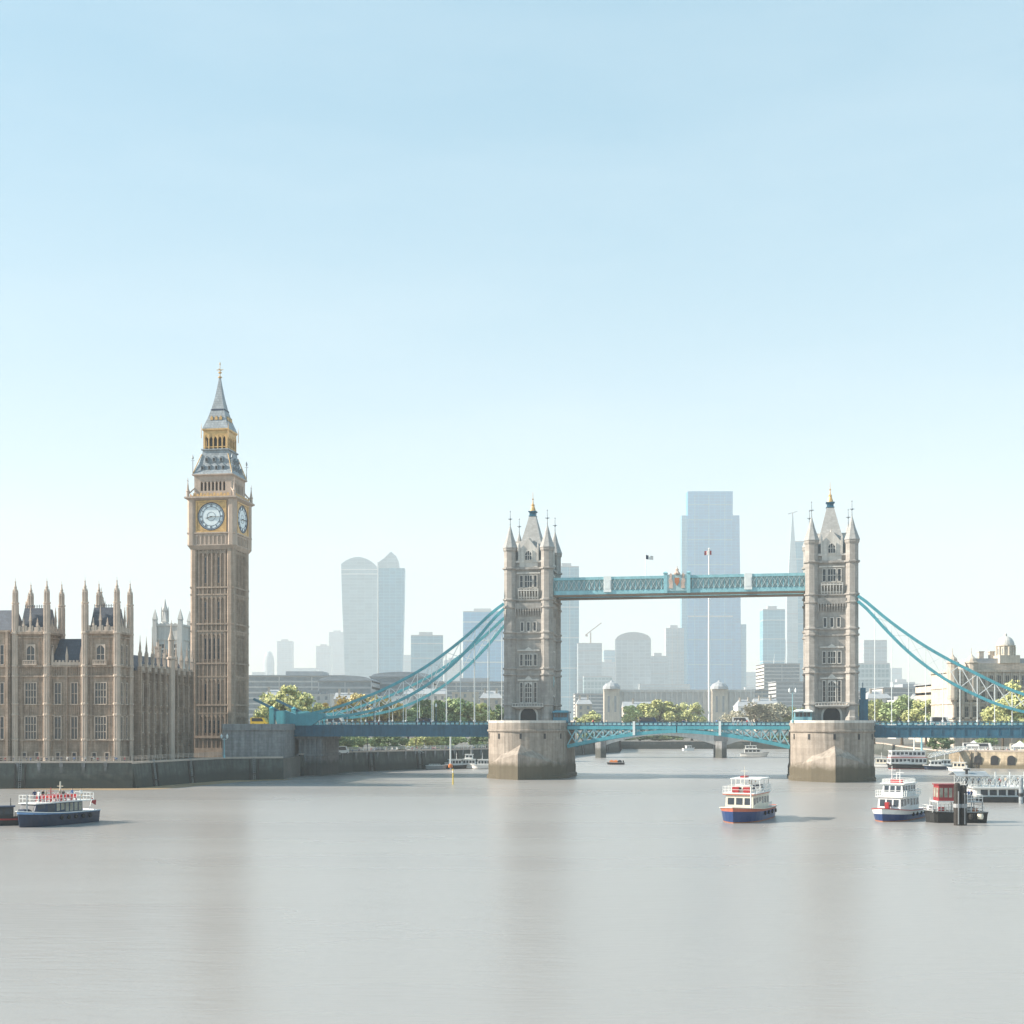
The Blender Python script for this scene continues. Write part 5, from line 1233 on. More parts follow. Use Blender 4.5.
crowd([(149.5, 437), (190, 412)], 40, 5.0, 'person on the promenade behind the ochre wall', 'people on the promenade', 7)

# railings along the quays
def railing(pts, z, label, m=M_whitesteel, step=2.2):
    c = thing('railing', label, 'railing', (*pts[0], z)); o = Vector((*pts[0], 0))
    b = MB(); p = b
    for a, b2 in zip(pts, pts[1:]):
        a, b2 = Vector((*a, 0)) - o, Vector((*b2, 0)) - o; L_ = (b2 - a).length; n = max(1, int(L_ / step))
        for k in (.45, .78, 1.1): b.bar(a + Vector((0, 0, k)), b2 + Vector((0, 0, k)), .09)
        for i in range(n + 1): q_ = a + (b2 - a) * i / n; p.box(q_.x - .06, q_.x + .06, q_.y - .06, q_.y + .06, 0, 1.15)
    b.build('rails', m, c)
railing([(-59.0, 371), (-49.0, 398.8), (-35.3, 414.9), (-7.6, 447.9)], 6.4, 'white railing on the quay wall under the suspension span')
railing([(-120.5, 299.3), (-88.4, 301.2), (-84.2, 318), (-76, 341)], 6.3 if False else 6.25, 'low pale railing on the palace terrace wall', M_cope)
railing([(147.4, 436.6), (214.6, 398.8)], 6.0, 'white railing on top of the ochre promenade wall')

# arches let into the ochre wall
ow = [o for o in COL.objects if o.get('label', '').startswith('ochre')][0]
dirv = Vector((215 - 147, 398 - 436, 0)).normalized()
for i in range(8):
    base = Vector((147, 436, 0)) + dirv * (9 + 5.2 * i) + Vector((dirv.y, -dirv.x, 0)) * 1.12
    g = MB(T(base.x, base.y, 1.2, math.atan2(dirv.y, dirv.x))); g.extr([(-1.2, 0), (1.2, 0)] + [(1.2 * math.cos(t), 2.0 + 1.1 * math.sin(t)) for t in [PI * k / 8 for k in range(9)]], -.12, .3); g.build('archway', M_black, ow)

# ================================================================ VEHICLES ON THE ROAD
def car(u, v, body, label, h=1.5, L=4.3, cat='car', face=1):
    p = BR.matrix_world @ Vector((u, v, DT - .05)); c = thing('parked_van' if h > 1.8 else 'car', label, cat, p, R(-10.6))
    hl, hw = L / 2, .88
    b = MB()
    if h > 1.8: prof = [(-hl, .35), (hl, .35), (hl, .95), (hl - .5, 1.15), (hl - 1.1, h), (-hl, h)]
    else: prof = [(-hl, .3), (hl, .3), (hl, .75), (hl - .95, .92), (hl - 1.7, h), (-hl + .9, h), (-hl + .25, .95), (-hl, .9)]
    prof = [(x * face, z) for x, z in prof]
    b.extr(prof, -hw, hw); b.build('body', body, c)
    for sy in (-1, 1):
        g = MB(); zt = h - .12; za = .98 if h < 1.8 else 1.25
        g.extr([(x * face, z) for x, z in ((-hl + .75 if h < 1.8 else -hl + .4, za), (hl - 1.25, za), (hl - 1.75, zt), (-hl + 1.0 if h < 1.8 else -hl + .4, zt))], sy * hw - .02, sy * hw + .02); g.build('window', M_glass, c)
        for sx in (-1, 1):
            w_ = MB(T(sx * (hl - .85), sy * (hw - .08), .33) @ Matrix.Rotation(PI / 2, 4, 'X')); w_.lathe([(.33, -.12), (.33, .12)], n=14); wo_ = w_.build('wheel', M_tyre, c)
            w_ = MB(T(sx * (hl - .85), sy * (hw - .08), .33) @ Matrix.Rotation(PI / 2, 4, 'X')); w_.lathe([(.2, -.13), (.2, .13)], n=12); w_.build('rim', M_leadroof, wo_)
    return c
car(-79, -5.4, M_yellow, 'yellow van on the approach beside the clock tower', 2.3, 5.2, 'van')
car(-56, -5.2, M_white, 'white van on the side span nearest the clock tower', 2.4, 5.4, 'van')
car(-45, -5.0, M_red, 'red car on the suspended side span', 1.5, 4.3)
car(-30, -5.0, M_navy, 'dark blue van on the suspended side span near the stone pier', 2.1, 5.0, 'van')
car(33, -4.6, M_navy, 'dark van crossing the middle of the bascules', 2.3, 5.2, 'van')
car(58, -4.6, M_white, 'white van crossing the bascules nearer the frontal tower', 2.3, 5.2, 'van')
car(SPAN + 28, -4.8, M_white, 'white van on the side span past the frontal tower', 2.4, 5.4, 'van')

for k, (x, y, rz, m, lab, h, L_) in enumerate(((158, 440.5, -28, M_white, 'long white coach parked behind the gangway end', 3.2, 10), (171, 434, -29, M_cream, 'cream coach parked on the promenade among the tents', 3.0, 9), (-56, 380, 60, M_red, 'red delivery van parked on the quay beside the land pier', 2.4, 5), (-51.5, 392, 60, M_white, 'white delivery van parked on the quay', 2.4, 5.4), (-42, 412, 40, M_navy, 'dark car parked on the quay by the middle bush', 1.6, 4.4))):
    c = car(0, 0, m, lab, h, L_, 'coach' if L_ > 8 else 'van' if h > 2 else 'car'); c.location = (x, y, LZ if x < 0 else 5.0); c.rotation_euler = (0, 0, R(rz))
    if L_ > 8: c.name = 'coach'
# street lamps
for i, u in enumerate((-62, -44, -26)):
    lamp_post(BR.matrix_world @ Vector((u, -8.3, DT)), 5.2, ('lamp post on the side span closest to the clock tower', 'lamp post halfway along the side span', 'lamp post on the side span closest to the stone pier')[i], M_tealdark, 'lamps on the suspended side span', 0)
for i, (x, y) in enumerate(((-45, 404.5), (-31, 420), (-14, 442))): lamp_post((x, y, LZ), 6.5, ('quay lamp furthest under the span near the land pier', 'quay lamp in the middle of the quay under the span', 'quay lamp nearest the moored boats')[i], M_black, 'lamps on the quay', 2)
lamp_post((-75.4, 340.6, 5.9), 5.2, 'pale green lamp post on the river wall at the clock tower foot', M_tealpale)
for i, (x, y) in enumerate(((160, 431.5), (180, 421))): lamp_post((x, y, 5.0), 7, ('promenade lamp nearer the gangway', 'promenade lamp nearer the picture edge')[i], M_black, 'lamps on the promenade', 2)

# market tents and pavilion on the promenade
def tent(x, y, w_, label):
    c = thing('market_tent', label, 'tent', (x, y, 5.0), R(-29)); h = w_ / 2
    for sx in (-1, 1):
        for sy in (-1, 1): p = MB(); p.box(sx * h - .06, sx * h + .06, sy * h - .06, sy * h + .06, 0, 2.4); p.build('leg', M_whitesteel, c)
    b = MB(); b.pyr([(h + .1, h + .1, 2.1), (h + .15, h + .15, 2.5), (h * .55, h * .55, 3.1), (.1, .1, 4.0)]); b.build('canopy', M_white, c)
tent(168, 430, 4.5, 'white peaked tent on the promenade behind the railing'); tent(174.5, 426.5, 4.5, 'second white peaked tent beside the promenade lamp'); tent(157, 442, 4, 'small white tent near the end of the gangway')
tent(186, 424, 5, 'white tent below the tall tree at the picture edge')

# ================================================================ BOATS
def hull_mesh(L_, B, H, sheer, mats, n=16, bow=.34, stern=.82, band=.78, rake=.9):
    """local x forward; mats = (bottom, side, upper strake)"""
    b = MB(); zs = [-.5, .16, H * band, H]
    def half(t, lvl):
        f = 1.0
        if t > 1 - bow: k = (t - (1 - bow)) / bow; f = max(.012, max(0.0, 1 - min(1.0, k) ** (2.0 + lvl * .35)) ** .8)
        if t < .2: f *= stern + (1 - stern) * (t / .2) ** .7
        return B / 2 * f * (.84 + .16 * lvl / 3)
    st = []
    for i in range(n + 1):
        t = i / n; t = t if t < .6 else .6 + .4 * (1 - (1 - (t - .6) / .4) ** 1.3)
        row = []
        for l, z in enumerate(zs):
            zz = z if l < 2 else z + sheer * max(0, (t - .35) / .65) ** 2 * (l - 1) / 2
            xx = -L_ / 2 + L_ * t + (rake * (l / 3 - 1) * max(0, (t - .7) / .3) if t > .7 else 0) + (-.25 * l / 3 if t < .05 else 0)
            row.append((xx, half(t, l), zz))
        st.append(row)
    for l in range(3):
        b.cur = l
        for s_ in (-1, 1):
            for i in range(n):
                p = [st[i][l], st[i + 1][l], st[i + 1][l + 1], st[i][l + 1]]; b.add([(x, s_ * y, z) for x, y, z in p], [(0, 1, 2, 3)])
        b.add([(x, s_ * y, z) for (x, y, z) in (st[0][l], st[0][l + 1]) for s_ in (1, -1)], [(0, 1, 3, 2)])
        b.add([(x, s_ * y, z) for (x, y, z) in (st[n][l], st[n][l + 1]) for s_ in (1, -1)], [(0, 1, 3, 2)])
    b.cur = 3
    for i in range(n):
        p = [st[i][3], st[i + 1][3]]; b.add([(p[0][0], -p[0][1], p[0][2] - .12), (p[1][0], -p[1][1], p[1][2] - .12), (p[1][0], p[1][1], p[1][2] - .12), (p[0][0], p[0][1], p[0][2] - .12)], [(0, 1, 2, 3)])
    rail = MB()
    for s_ in (-1, 1):
        for i in range(n): rail.bar((st[i][3][0], s_ * st[i][3][1], st[i][3][2]), (st[i + 1][3][0], s_ * st[i + 1][3][1], st[i + 1][3][2]), .14, .12)
    return b, rail, st
def boat(name, label, cat, px, Y, heading, L_, B, H, sheer, mats, railm, **kw):
    c = thing(name, label, cat, (X(px, Y), Y, 0), R(heading))
    b, rail, st = hull_mesh(L_, B, H, sheer, mats, **kw); b.build('hull', [*mats, M_greydeck], c); rail.build('gunwale', railm, c); return c
def cabin_block(c, xa, xb, w_, z0, z1, m, name='cabin', nwin=5, front=2, wz=(.35, .8), taper=.3, roofm=None, roofo=.25, rear=0, glass=None):
    b = MB(); b.loft([[(xa, -w_, z0), (xb + taper, -w_ * .9, z0), (xb + taper, w_ * .9, z0), (xa, w_, z0)], [(xa, -w_, z1), (xb, -w_ * .86, z1), (xb, w_ * .86, z1), (xa, w_, z1)]])
    o = b.build(name, m, c); h = z1 - z0; za, zb = z0 + h * wz[0], z0 + h * wz[1]
    sl = (w_ - w_ * .88) / (xb - xa)
    for s_ in (-1, 1):
        for i in range(nwin):
            x0, x1 = xa + (xb - xa) * (i + .14) / nwin, xa + (xb - xa) * (i + .86) / nwin
            y0, y1 = w_ - sl * (x0 - xa) + .025, w_ - sl * (x1 - xa) + .025
            g = MB(); g.loft([[(x0, s_ * y0, z), (x1, s_ * y1, z), (x1, s_ * (y1 - .06), z), (x0, s_ * (y0 - .06), z)] for z in (za, zb)]); g.build('window', glass or M_glass, o)
    for i in range(front):
        ya, yb = -w_ * .8 + 1.6 * w_ * (i + .12) / front, -w_ * .8 + 1.6 * w_ * (i + .88) / front
        fx = lambda z: xb + taper * (1 - (z - z0) / h) + .03
        g = MB(); g.loft([[(fx(z), ya, z), (fx(z), yb, z), (fx(z) - .06, yb, z), (fx(z) - .06, ya, z)] for z in (za, zb)]); g.build('window', glass or M_glass, o)
    r_ = MB(); r_.box(xa - roofo, xb + roofo, -w_ - roofo * .5, w_ + roofo * .5, z1, z1 + .14); r_.build('roof', roofm or M_white, c)
    return o
def rails(c, xa, xb, w_, z, h=1.0, m=None, n=8, end=True):
    b = MB()
    for s_ in (-1, 1):
        for k in (.5, 1): b.bar((xa, s_ * w_, z + h * k), (xb, s_ * w_, z + h * k), .06)
        for i in range(n + 1): xx = xa + (xb - xa) * i / n; b.box(xx - .035, xx + .035, s_ * w_ - .035, s_ * w_ + .035, z, z + h)
    if end:
        for xx in (xa, xb):
            for k in (.5, 1): b.bar((xx, -w_, z + h * k), (xx, w_, z + h * k), .06)
    return b.build('railing', m or M_white, c)
def mast(c, x, y, z, h, m=None, r=.07, cross=True):
    b = MB(); b.rod((x, y, z), (x, y, z + h), r, 6, r * .6)
    if cross: b.bar((x, y - .6, z + h * .75), (x, y + .6, z + h * .75), .06)
    b.build('mast', m or M_white, c)
def buoy(c, x, y, z, rz=0):
    b = MB(T(x, y, z, rz) @ Matrix.Rotation(PI / 2, 4, 'X'))
    for i in range(12):
        a0, a1 = 2 * PI * i / 12, 2 * PI * (i + 1) / 12; b.bar((.34 * math.cos(a0), .34 * math.sin(a0), 0), (.34 * math.cos(a1), .34 * math.sin(a1), 0), .12)
    b.build('lifebuoy', M_orange, c)
def dressing(c, L_, B, H, n=4):
    for i in range(n):
        x = -L_ * .34 + L_ * .40 * i / max(1, n - 1)
        for s_ in (-1, 1):
            b = MB(T(x, s_ * (B / 2 * .965), H * .62) @ Matrix.Rotation(PI / 2, 4, 'X')); b.lathe([(.26, -.1), (.33, -.06), (.33, .06), (.26, .1)], n=12); b.build('tyre_fender', M_tyre, c)
    b = MB(); b.rod((-L_ / 2 + .3, 0, H - .2), (-L_ / 2 - .5, 0, H + 1.9), .05); b.build('ensign_staff', M_white, c)
    f = MB(); f.loft([[(-L_ / 2 - .2 - .22 * k, .1 * math.sin(k * 1.7), H + 1.0 - .1 * k), (-L_ / 2 - .2 - .22 * k, .1 * math.sin(k * 1.7) + .03, H + 1.0 - .1 * k), (-L_ / 2 - .3 - .22 * k, .1 * math.sin(k * 1.7) + .03, H + 1.75 - .1 * k), (-L_ / 2 - .3 - .22 * k, .1 * math.sin(k * 1.7), H + 1.75 - .1 * k)] for k in range(5)]); f.build('ensign', M_red, c)
def aboard(c, pts, z, label, group):
    bpy.context.view_layer.update()
    for x, y in pts: p = c.matrix_world @ Vector((x, y, z)); person(p.x, p.y, p.z, rnd.uniform(0, 6), label, group)
def seats(c, xs, ys, z, m):
    for x in xs:
        for y in ys:
            b = MB(); b.box(x - .25, x + .25, y - .55, y + .55, z + .35, z + .45); b.box(x - .28, x - .2, y - .55, y + .55, z + .45, z + .95); b.box(x - .2, x - .1, y - .5, y - .4, z, z + .35); b.box(x - .2, x - .1, y + .4, y + .5, z, z + .35); b.build('seat', m, c)

# cream and blue tour boat in mid river
c = boat('tour_boat', 'cream and blue tour boat with red trim alone in mid river', 'boat', 747, 204, 246, 18.0, 6.6, 1.9, .5, (M_boot, M_blue, M_salmon), M_cream, bow=.42, band=.8, rake=.6)
cabin_block(c, -4.4, 4.8, 2.45, 1.8, 4.1, M_cream, nwin=6, front=3, taper=.25, roofm=M_salmon)
up = MB(); up.box(-5.4, 5.0, -2.6, 2.6, 4.25, 4.4); up.build('upper_deck', M_white, c)
rails(c, -5.4, 5.0, 2.55, 4.4, 1.0, M_white, 12)
w_ = cabin_block(c, 1.2, 3.0, 1.1, 4.43, 5.4, M_cream, 'wheelhouse', 2, 2, roofm=M_white, roofo=.1)
ca = MB(); ca.box(-5.2, 1.1, -2.4, 2.4, 6.35, 6.5)
for x in (-5.0, -1.9, .9):
    for y in (-2.25, 2.25): ca.box(x - .05, x + .05, y - .05, y + .05, 4.4, 6.35)
ca.build('canopy', M_white, c)
for x, y in ((3.6, .9), (3.4, -.9)): b = MB(); b.box(x - .45, x + .45, y - .5, y + .5, 4.43, 5.25); b.build('locker', M_red, c)
b = MB(); b.box(-3.6, -1.2, -1.4, -.6, 6.5, 6.75); b.build('life_raft', M_red, c)
mast(c, 1.6, 0, 5.5, 2.9, M_cream, r=.05); mast(c, 5.3, 1.9, 1.8, 3.6, r=.13, cross=False)
seats(c, (-3.6, -2.5, -1.4), (-1.1, 1.1), 4.42, M_navy)
b = MB(); b.lathe([(.45, 1.7), (.4, 3.6), (.5, 3.7), (.5, 3.9)], -5.0, 1.2, 10); b.build('funnel', M_black, c); buoy(c, -6, -2.3, 2.3)
rails(c, -7.2, -4.2, 2.25, 1.65, .9, M_white, 4)
b = MB(); b.box(-6.6, -5.4, -1.2, .4, 1.64, 2.7); b.build('engine_casing', M_navy, c)
aboard(c, ((-6.0, 1.6), (-5.2, -1.7)), 1.65, 'person on the aft deck of the cream and blue tour boat', 'people on the mid river tour boat'); aboard(c, ((-3.0, 0), (-1.9, -.1), (-.4, 1.2)), 4.42, 'person on the upper deck of the cream and blue tour boat', 'people on the tour boat upper deck')

dressing(c, 18, 6.6, 1.9, 4)
# navy tour boat by the palace
c = boat('tour_boat', 'navy hulled tour boat with open top deck moored below the palace', 'boat', 55, 194.5, 243, 14.2, 4.8, 1.85, .5, (M_navyhull, M_navyhull, M_bluepale), M_white, bow=.36, band=.9, rake=.6)
M_curtain = mat('curtained window glass', (0.30, 0.29, 0.24), 0.2, 0.4, 1.2)
cabin_block(c, -3.6, 1.4, 1.9, 1.8, 3.35, M_navy, nwin=6, front=0, wz=(.12, .92), taper=.0, roofm=M_white, glass=M_curtain)
cabin_block(c, 1.45, 5.0, 1.75, 1.8, 3.3, M_navy, nwin=2, front=2, wz=(.15, .9), taper=.5, roofm=M_white, glass=mat('rough boat glass', (0.06, 0.07, 0.085), 0.6, 0.3, 1.0))  # rougher panes, set to dull their sun glint in the water
rails(c, -5.8, 5.0, 1.95, 3.5, 1.05, M_white, 16)
up = MB(); up.box(-6.0, -3.8, -2.0, 2.0, 3.37, 3.49); up.build('upper_deck', M_white, c)
seats(c, (-2.6, -1.6, -.6, .4, 1.4, 2.4), (-1.0, 1.0), 3.5, M_red)
mast(c, -2.0, -1.0, 3.5, 2.8, M_cream, .16); mast(c, .8, 0, 3.5, 2.0, M_red, .1); mast(c, 5.9, .6, 1.9, 2.8, M_greydeck, .14, False)
b = MB(); b.lathe([(.35, 1.7), (.35, 3.0)], -5.6, -1.2, 10); b.build('funnel', M_white, c); buoy(c, -4.5, -1.95, 2.6); buoy(c, -5.6, -2.0, 2.3)
b = MB(); b.box(5.4, 6.4, -.6, .6, 1.8, 2.6); b.build('locker', M_navy, c)
aboard(c, ((-3.2, .2), (-1.1, -.1), (-.2, 1.5), (.9, -1.5), (1.9, .2), (3.1, -.9), (3.8, .8), (-4.6, .6)), 3.5, 'person on the open top deck of the navy tour boat', 'people on the navy tour boat')
dressing(c, 14.2, 4.8, 1.85, 5)
c = boat('work_boat', 'small black work boat with red stripe at the picture edge', 'boat', 2, 193, 200, 7.0, 2.8, 1.1, .3, (M_blackhull, M_blackhull, M_red), M_black, band=.72)
cabin_block(c, -1.6, 1.0, 1.0, 1.05, 2.7, M_black, nwin=2, front=2, roofm=M_navy); mast(c, -1.2, 0, 2.8, 1.2, M_black); rails(c, -3, -1.8, 1.1, 1.0, .8, M_black, 3)

# white tour boat, barge and piles on the far shore side
c = boat('tour_boat', 'white double deck tour boat with blue hull beside the black barge', 'boat', 897.5, 205, 236, 15.5, 5.8, 1.5, .6, (M_boot, M_blue, M_white), M_red, bow=.42, band=.62, rake=.7)
cabin_block(c, -4.5, 4.0, 2.0, 1.45, 3.6, M_white, nwin=6, front=3, wz=(.35, .85), roofm=M_white)
cabin_block(c, -3.6, 2.4, 1.75, 3.75, 5.6, M_white, 'upper_cabin', nwin=5, front=3, wz=(.35, .85), roofm=M_white, roofo=.35)
rails(c, -5.2, 4.1, 2.1, 3.72, .95, M_white, 10); rails(c, -3.4, 2.2, 1.7, 5.75, .6, M_white, 8)
b = MB(); b.box(-.6, .7, -.9, .9, 5.75, 6.3); b.build('life_raft', M_red, c); mast(c, 1.6, .9, 5.75, 2.2); mast(c, -.4, -1.0, 5.75, 2.6); mast(c, .4, 0, 6.3, 1.0)
b = MB(); b.box(4.6, 5.4, -.3, .3, 1.6, 2.9); b.build('locker', M_red, c); buoy(c, -3.5, -2.1, 2.9); buoy(c, -5.8, -2.05, 2.0)
aboard(c, ((-4.6, .8), (-4.8, -.9)), 3.72, 'person at the rear of the white double deck tour boat', 'people on the white double deck boat')
dressing(c, 15.5, 5.8, 1.5, 4)
c = boat('work_barge', 'black work barge with a red deckhouse and cluttered white rails', 'boat', 953, 199, 182, 8.8, 4.4, 1.65, .25, (M_blackhull, M_blackhull, M_blackhull), M_greydeck, bow=.2, stern=.95, rake=.3)
cabin_block(c, -.2, 2.6, 1.3, 3.3, 5.7, M_deepred, nwin=4, front=2, wz=(.22, .82), taper=.05, roofm=M_deepred, roofo=.15, glass=M_curtain)
pl = MB(); pl.box(-.4, 3.0, -1.6, 1.6, 3.12, 3.28)
for x in (-.3, 2.9):
    for y in (-1.5, 1.5): pl.box(x - .07, x + .07, y - .07, y + .07, 1.5, 3.12)
pl.build('platform', M_white, c); rails(c, -4.0, 3.9, 2.0, 1.6, 1.0, M_white, 12); rails(c, -3.9, -.5, 1.7, 3.2, 1.0, M_white, 6)
pl = MB(); pl.box(-4.0, -.6, -1.8, 1.8, 3.06, 3.18)
for x in (-3.9, -2.2, -.7):
    for y in (-1.7, 1.7): pl.box(x - .06, x + .06, y - .06, y + .06, 1.5, 3.06)
pl.build('upper_platform', M_greydeck, c)
for i, (x, y, m) in enumerate(((-3.3, -.8, M_white), (-2.4, .7, M_greydeck), (-1.5, -.9, M_cream), (1.2, -1.0, M_cream), (2.2, .8, M_red), (3.3, -.6, M_white), (-2.9, .9, M_boot))):
    b = MB(); b.box(x - .38, x + .38, y - .4, y + .4, 1.54, 2.1 + .16 * (i % 3)); b.box(x - .42, x + .42, y - .44, y + .44, 2.1 + .16 * (i % 3), 2.18 + .16 * (i % 3)); b.build('locker', m, c)
for x in (-3.3, -2.0): b = MB(); b.lathe([(.42, .6), (.5, 1.0), (.42, 1.4)], x, 2.3, 10); b.build('fender', M_cream if x < -3 else M_tyre, c)
mast(c, -1.6, .9, 3.2, 2.6, M_white); mast(c, 3.4, -.4, 1.6, 2.2, M_white, cross=False)
aboard(c, ((-2.4, 0), (-3.2, -.9)), 3.2, 'person on the raised deck of the black work barge', 'people on the work barge')
for i, (px, top) in enumerate(((957.2, 783), (963.4, 785))):
    c = thing('mooring_pile', ('dark timber mooring pile nearer the red deckhouse', 'dark timber mooring pile nearer the cluttered deck')[i], 'mooring pile', (X(px, 192.5), 192.5, 0))
    b = MB(); b.lathe([(.5, -1), (.47, Z(top, 192.5) - .3), (.3, Z(top, 192.5))], n=10); b.build('post', M_wood, c)
    b = MB(); b.lathe([(.52, 2.6), (.55, 2.7), (.55, 3.1), (.52, 3.2)], n=10); b.build('collar', M_greydeck, c)
    b = MB(); b.box(-.06, .06, -.66, -.5, .2, Z(top, 192.5) - 1.2); b.build('ladder_rail', M_greydeck, c)

# landing stage
Y = 247; c = thing('landing_stage', 'white floating landing stage with latticed upper deck and windows', 'landing stage', (X(1006, Y), Y, 0), R(-6))
s_ = Y / F; q = lambda px: (px - 1006) * s_; zf = lambda py: Z(py, Y)
b = MB(); b.box(q(976), q(1062), -.5, 9, -.6, zf(797)); b.build('pontoon', M_blackhull, c)
b = MB(); b.box(q(978), q(1062), .6, 8, zf(797), zf(788.5)); b.box(q(974), q(1062), -.2, 8.6, zf(788.5), zf(787.2)); wl = b.build('deckhouse', M_white, c)
for i in range(9): x0 = q(981) + (q(1060) - q(981)) * i / 9; g = MB(); g.box(x0 + .25, x0 + 1.55, .55, .62, zf(795.5), zf(790)); g.build('window', M_glass, wl)
b = MB(); xa, xb, z0, z1 = q(966), q(1062), zf(787.2), zf(777)
for yy in (-.1, 8.5):
    b.box(xa, xb, yy - .05, yy + .05, z1 - .08, z1 + .05); b.box(xa, xb, yy - .05, yy + .05, z0, z0 + .1); n = 16
    for i in range(n):
        a, b2 = xa + (xb - xa) * i / n, xa + (xb - xa) * (i + 1) / n; b.bar((a, yy, z0), (b2, yy, z1), .1); b.bar((a, yy + .06, z1), (b2, yy + .06, z0), .1); b.box(a - .05, a + .05, yy - .06, yy + .06, z0, z1)
b.build('lattice_railing', M_white, c)
for i in range(7): x0 = xa + 1 + (xb - xa - 2) * i / 6; p = MB(); p.box(x0 - .09, x0 + .09, 3, 3.2, z0, zf(772.5)); p.build('canopy_post', M_white, c)
b = MB(); b.loft([[(x, y, z) for y, z in ((-.5, zf(776)), (3, zf(772)), (7, zf(776)), (7, zf(776.6)), (3, zf(772.6)), (-.5, zf(776.6)))] for x in (q(958), q(990))]); b.build('canopy', M_leadroof, c)
b = MB(); b.lathe([(.25, z0), (.25, zf(771)), (.6, zf(770.6)), (.6, zf(769.6)), (.1, zf(769))], q(969), 1, 10); b.build('lamp', M_black, c)
c2 = thing('mooring_pile', 'pale steel mooring pile at the landing stage beside the picture edge', 'mooring pile', (X(1021, 243), 243, 0)); b = MB(); b.lathe([(.4, -1), (.4, 4.6), (.2, 4.9)], n=10); b.build('post', M_leadroof, c2); b = MB(); b.lathe([(.5, 1.4), (.5, 2.0)], n=10); b.build('collar', M_black, c2)
bpy.context.view_layer.update()
for i in range(9): p = c.matrix_world @ Vector((xa + 2 + i * 1.75, rnd.uniform(1, 7), z0)); person(p.x, p.y, p.z, rnd.uniform(0, 6), 'person on the upper deck of the white landing stage', 'people on the landing stage')

# red and white boat, cruiser and small craft beyond
c = boat('tour_boat', 'tall white boat with red bands moored past the frontal pier', 'boat', 908, 424, 178, 14, 5, 1.5, .3, (M_red, M_blackhull, M_blackhull), M_black, bow=.2)
cabin_block(c, -5.4, 6.0, 2.3, 1.45, 3.7, M_white, nwin=9, front=2, roofm=M_red); cabin_block(c, -5.0, 5.7, 2.1, 3.85, 5.9, M_white, 'upper_cabin', nwin=8, front=2, roofm=M_white)
for z in (2.0, 4.25): b = MB(); b.box(-5.3, 5.8, -2.36, -2.31, z, z + .35); b.build('red_band', M_red, c)
mast(c, -2, 0, 6, 5, r=.25); mast(c, -4.4, 0, 6, 7, M_tealpale, r=.35)
c = boat('cabin_cruiser', 'white cabin cruiser heading away beneath the bascules', 'boat', 755, 575, -8, 12.5, 4, 1.5, .5, (M_greydeck, M_white, M_white), M_greydeck, rake=1.6)
cabin_block(c, -4.6, 2.2, 1.6, 1.5, 3.3, M_white, nwin=4, front=2, taper=1.2); cabin_block(c, -4.2, .4, 1.4, 3.45, 4.8, M_white, 'flybridge', nwin=3, front=2, taper=.6); mast(c, -2, 0, 4.9, 1.6)
c = boat('dinghy', 'low dark dinghy with orange covers near the stone pier', 'boat', 615, 468, 170, 6.6, 2.2, .7, .2, (M_black, M_black, M_navyhull), M_greydeck)
for x, m in ((1.2, M_orange), (-.3, M_orange), (-1.7, M_black)): b = MB(); b.pyr([(.8, .8, .65), (.7, .7, 1.3), (.3, .4, 1.6)], x, 0); b.build('cover', m, c)
b = MB(); b.box(-3.2, -2.8, -.25, .25, .3, 1.5); b.build('outboard_motor', M_black, c)
c = boat('motor_boat', 'tiny white motor boat far off near the far wall', 'boat', 689, 700, 20, 7, 2.6, 1.2, .3, (M_white, M_white, M_white), M_greydeck); cabin_block(c, -1.8, 1.0, .95, 1.1, 2.5, M_white, nwin=2, front=2)
MB_L = (('white moored launch nearest the stone pier', 483, 424, M_white, 8, 2), ('white moored launch with a tall cabin behind the pale mast', 468, 428, M_white, 9, 3), ('dark hulled moored boat with white cabin under the quay', 456, 426, M_blackhull, 8, 2), ('low grey moored skiff furthest from the stone pier', 437, 420, M_greydeck, 7, 1))
for lab, px, Yb, m, L_, k in MB_L:
    c = boat('moored_boat', lab, 'boat', px, Yb, 176 if px > 460 else 12, L_, 3, 1.2, .35, (M_black, m, m), M_white)
    if k > 1: cabin_block(c, -2.4, 1.6, 1.1, 1.15, 3.0, M_white, nwin=4, front=2)
    if k > 2: cabin_block(c, -1.6, .8, .9, 3.15, 4.6, M_white, 'wheelhouse', nwin=2, front=2); mast(c, -1, 0, 4.7, 3)
    if k == 1: rails(c, -2.5, 1, .9, 1.1, .6, M_white, 4)
    if k == 2: rails(c, -3.6, -2.5, 1.0, 1.1, .9, M_white, 3); mast(c, .2, 0, 3.1, 2.2)
c = thing('mast_post', 'tall pale mast rising from the moored boats by the quay', 'mast', (X(450.5, 419), 419, 0)); b = MB(); b.lathe([(.28, -1), (.24, Z(735, 419)), (.1, Z(733, 419))], n=8); b.build('post', M_whitesteel, c); b = MB(); b.lathe([(.7, .6), (.75, .9), (.75, 1.5), (.4, 1.8)], n=10); b.build('float_collar', M_orange, c)
c = thing('channel_marker', 'slim yellow channel marker post standing in the water', 'marker', (X(453, 318), 318, 0)); b = MB(); b.lathe([(.17, -1), (.15, 3.6), (.05, 3.9)], n=8); b.build('post', M_yellow, c); b = MB(); b.lathe([(.24, 2.9), (.24, 3.4)], n=8); b.build('topmark', M_cream, c)
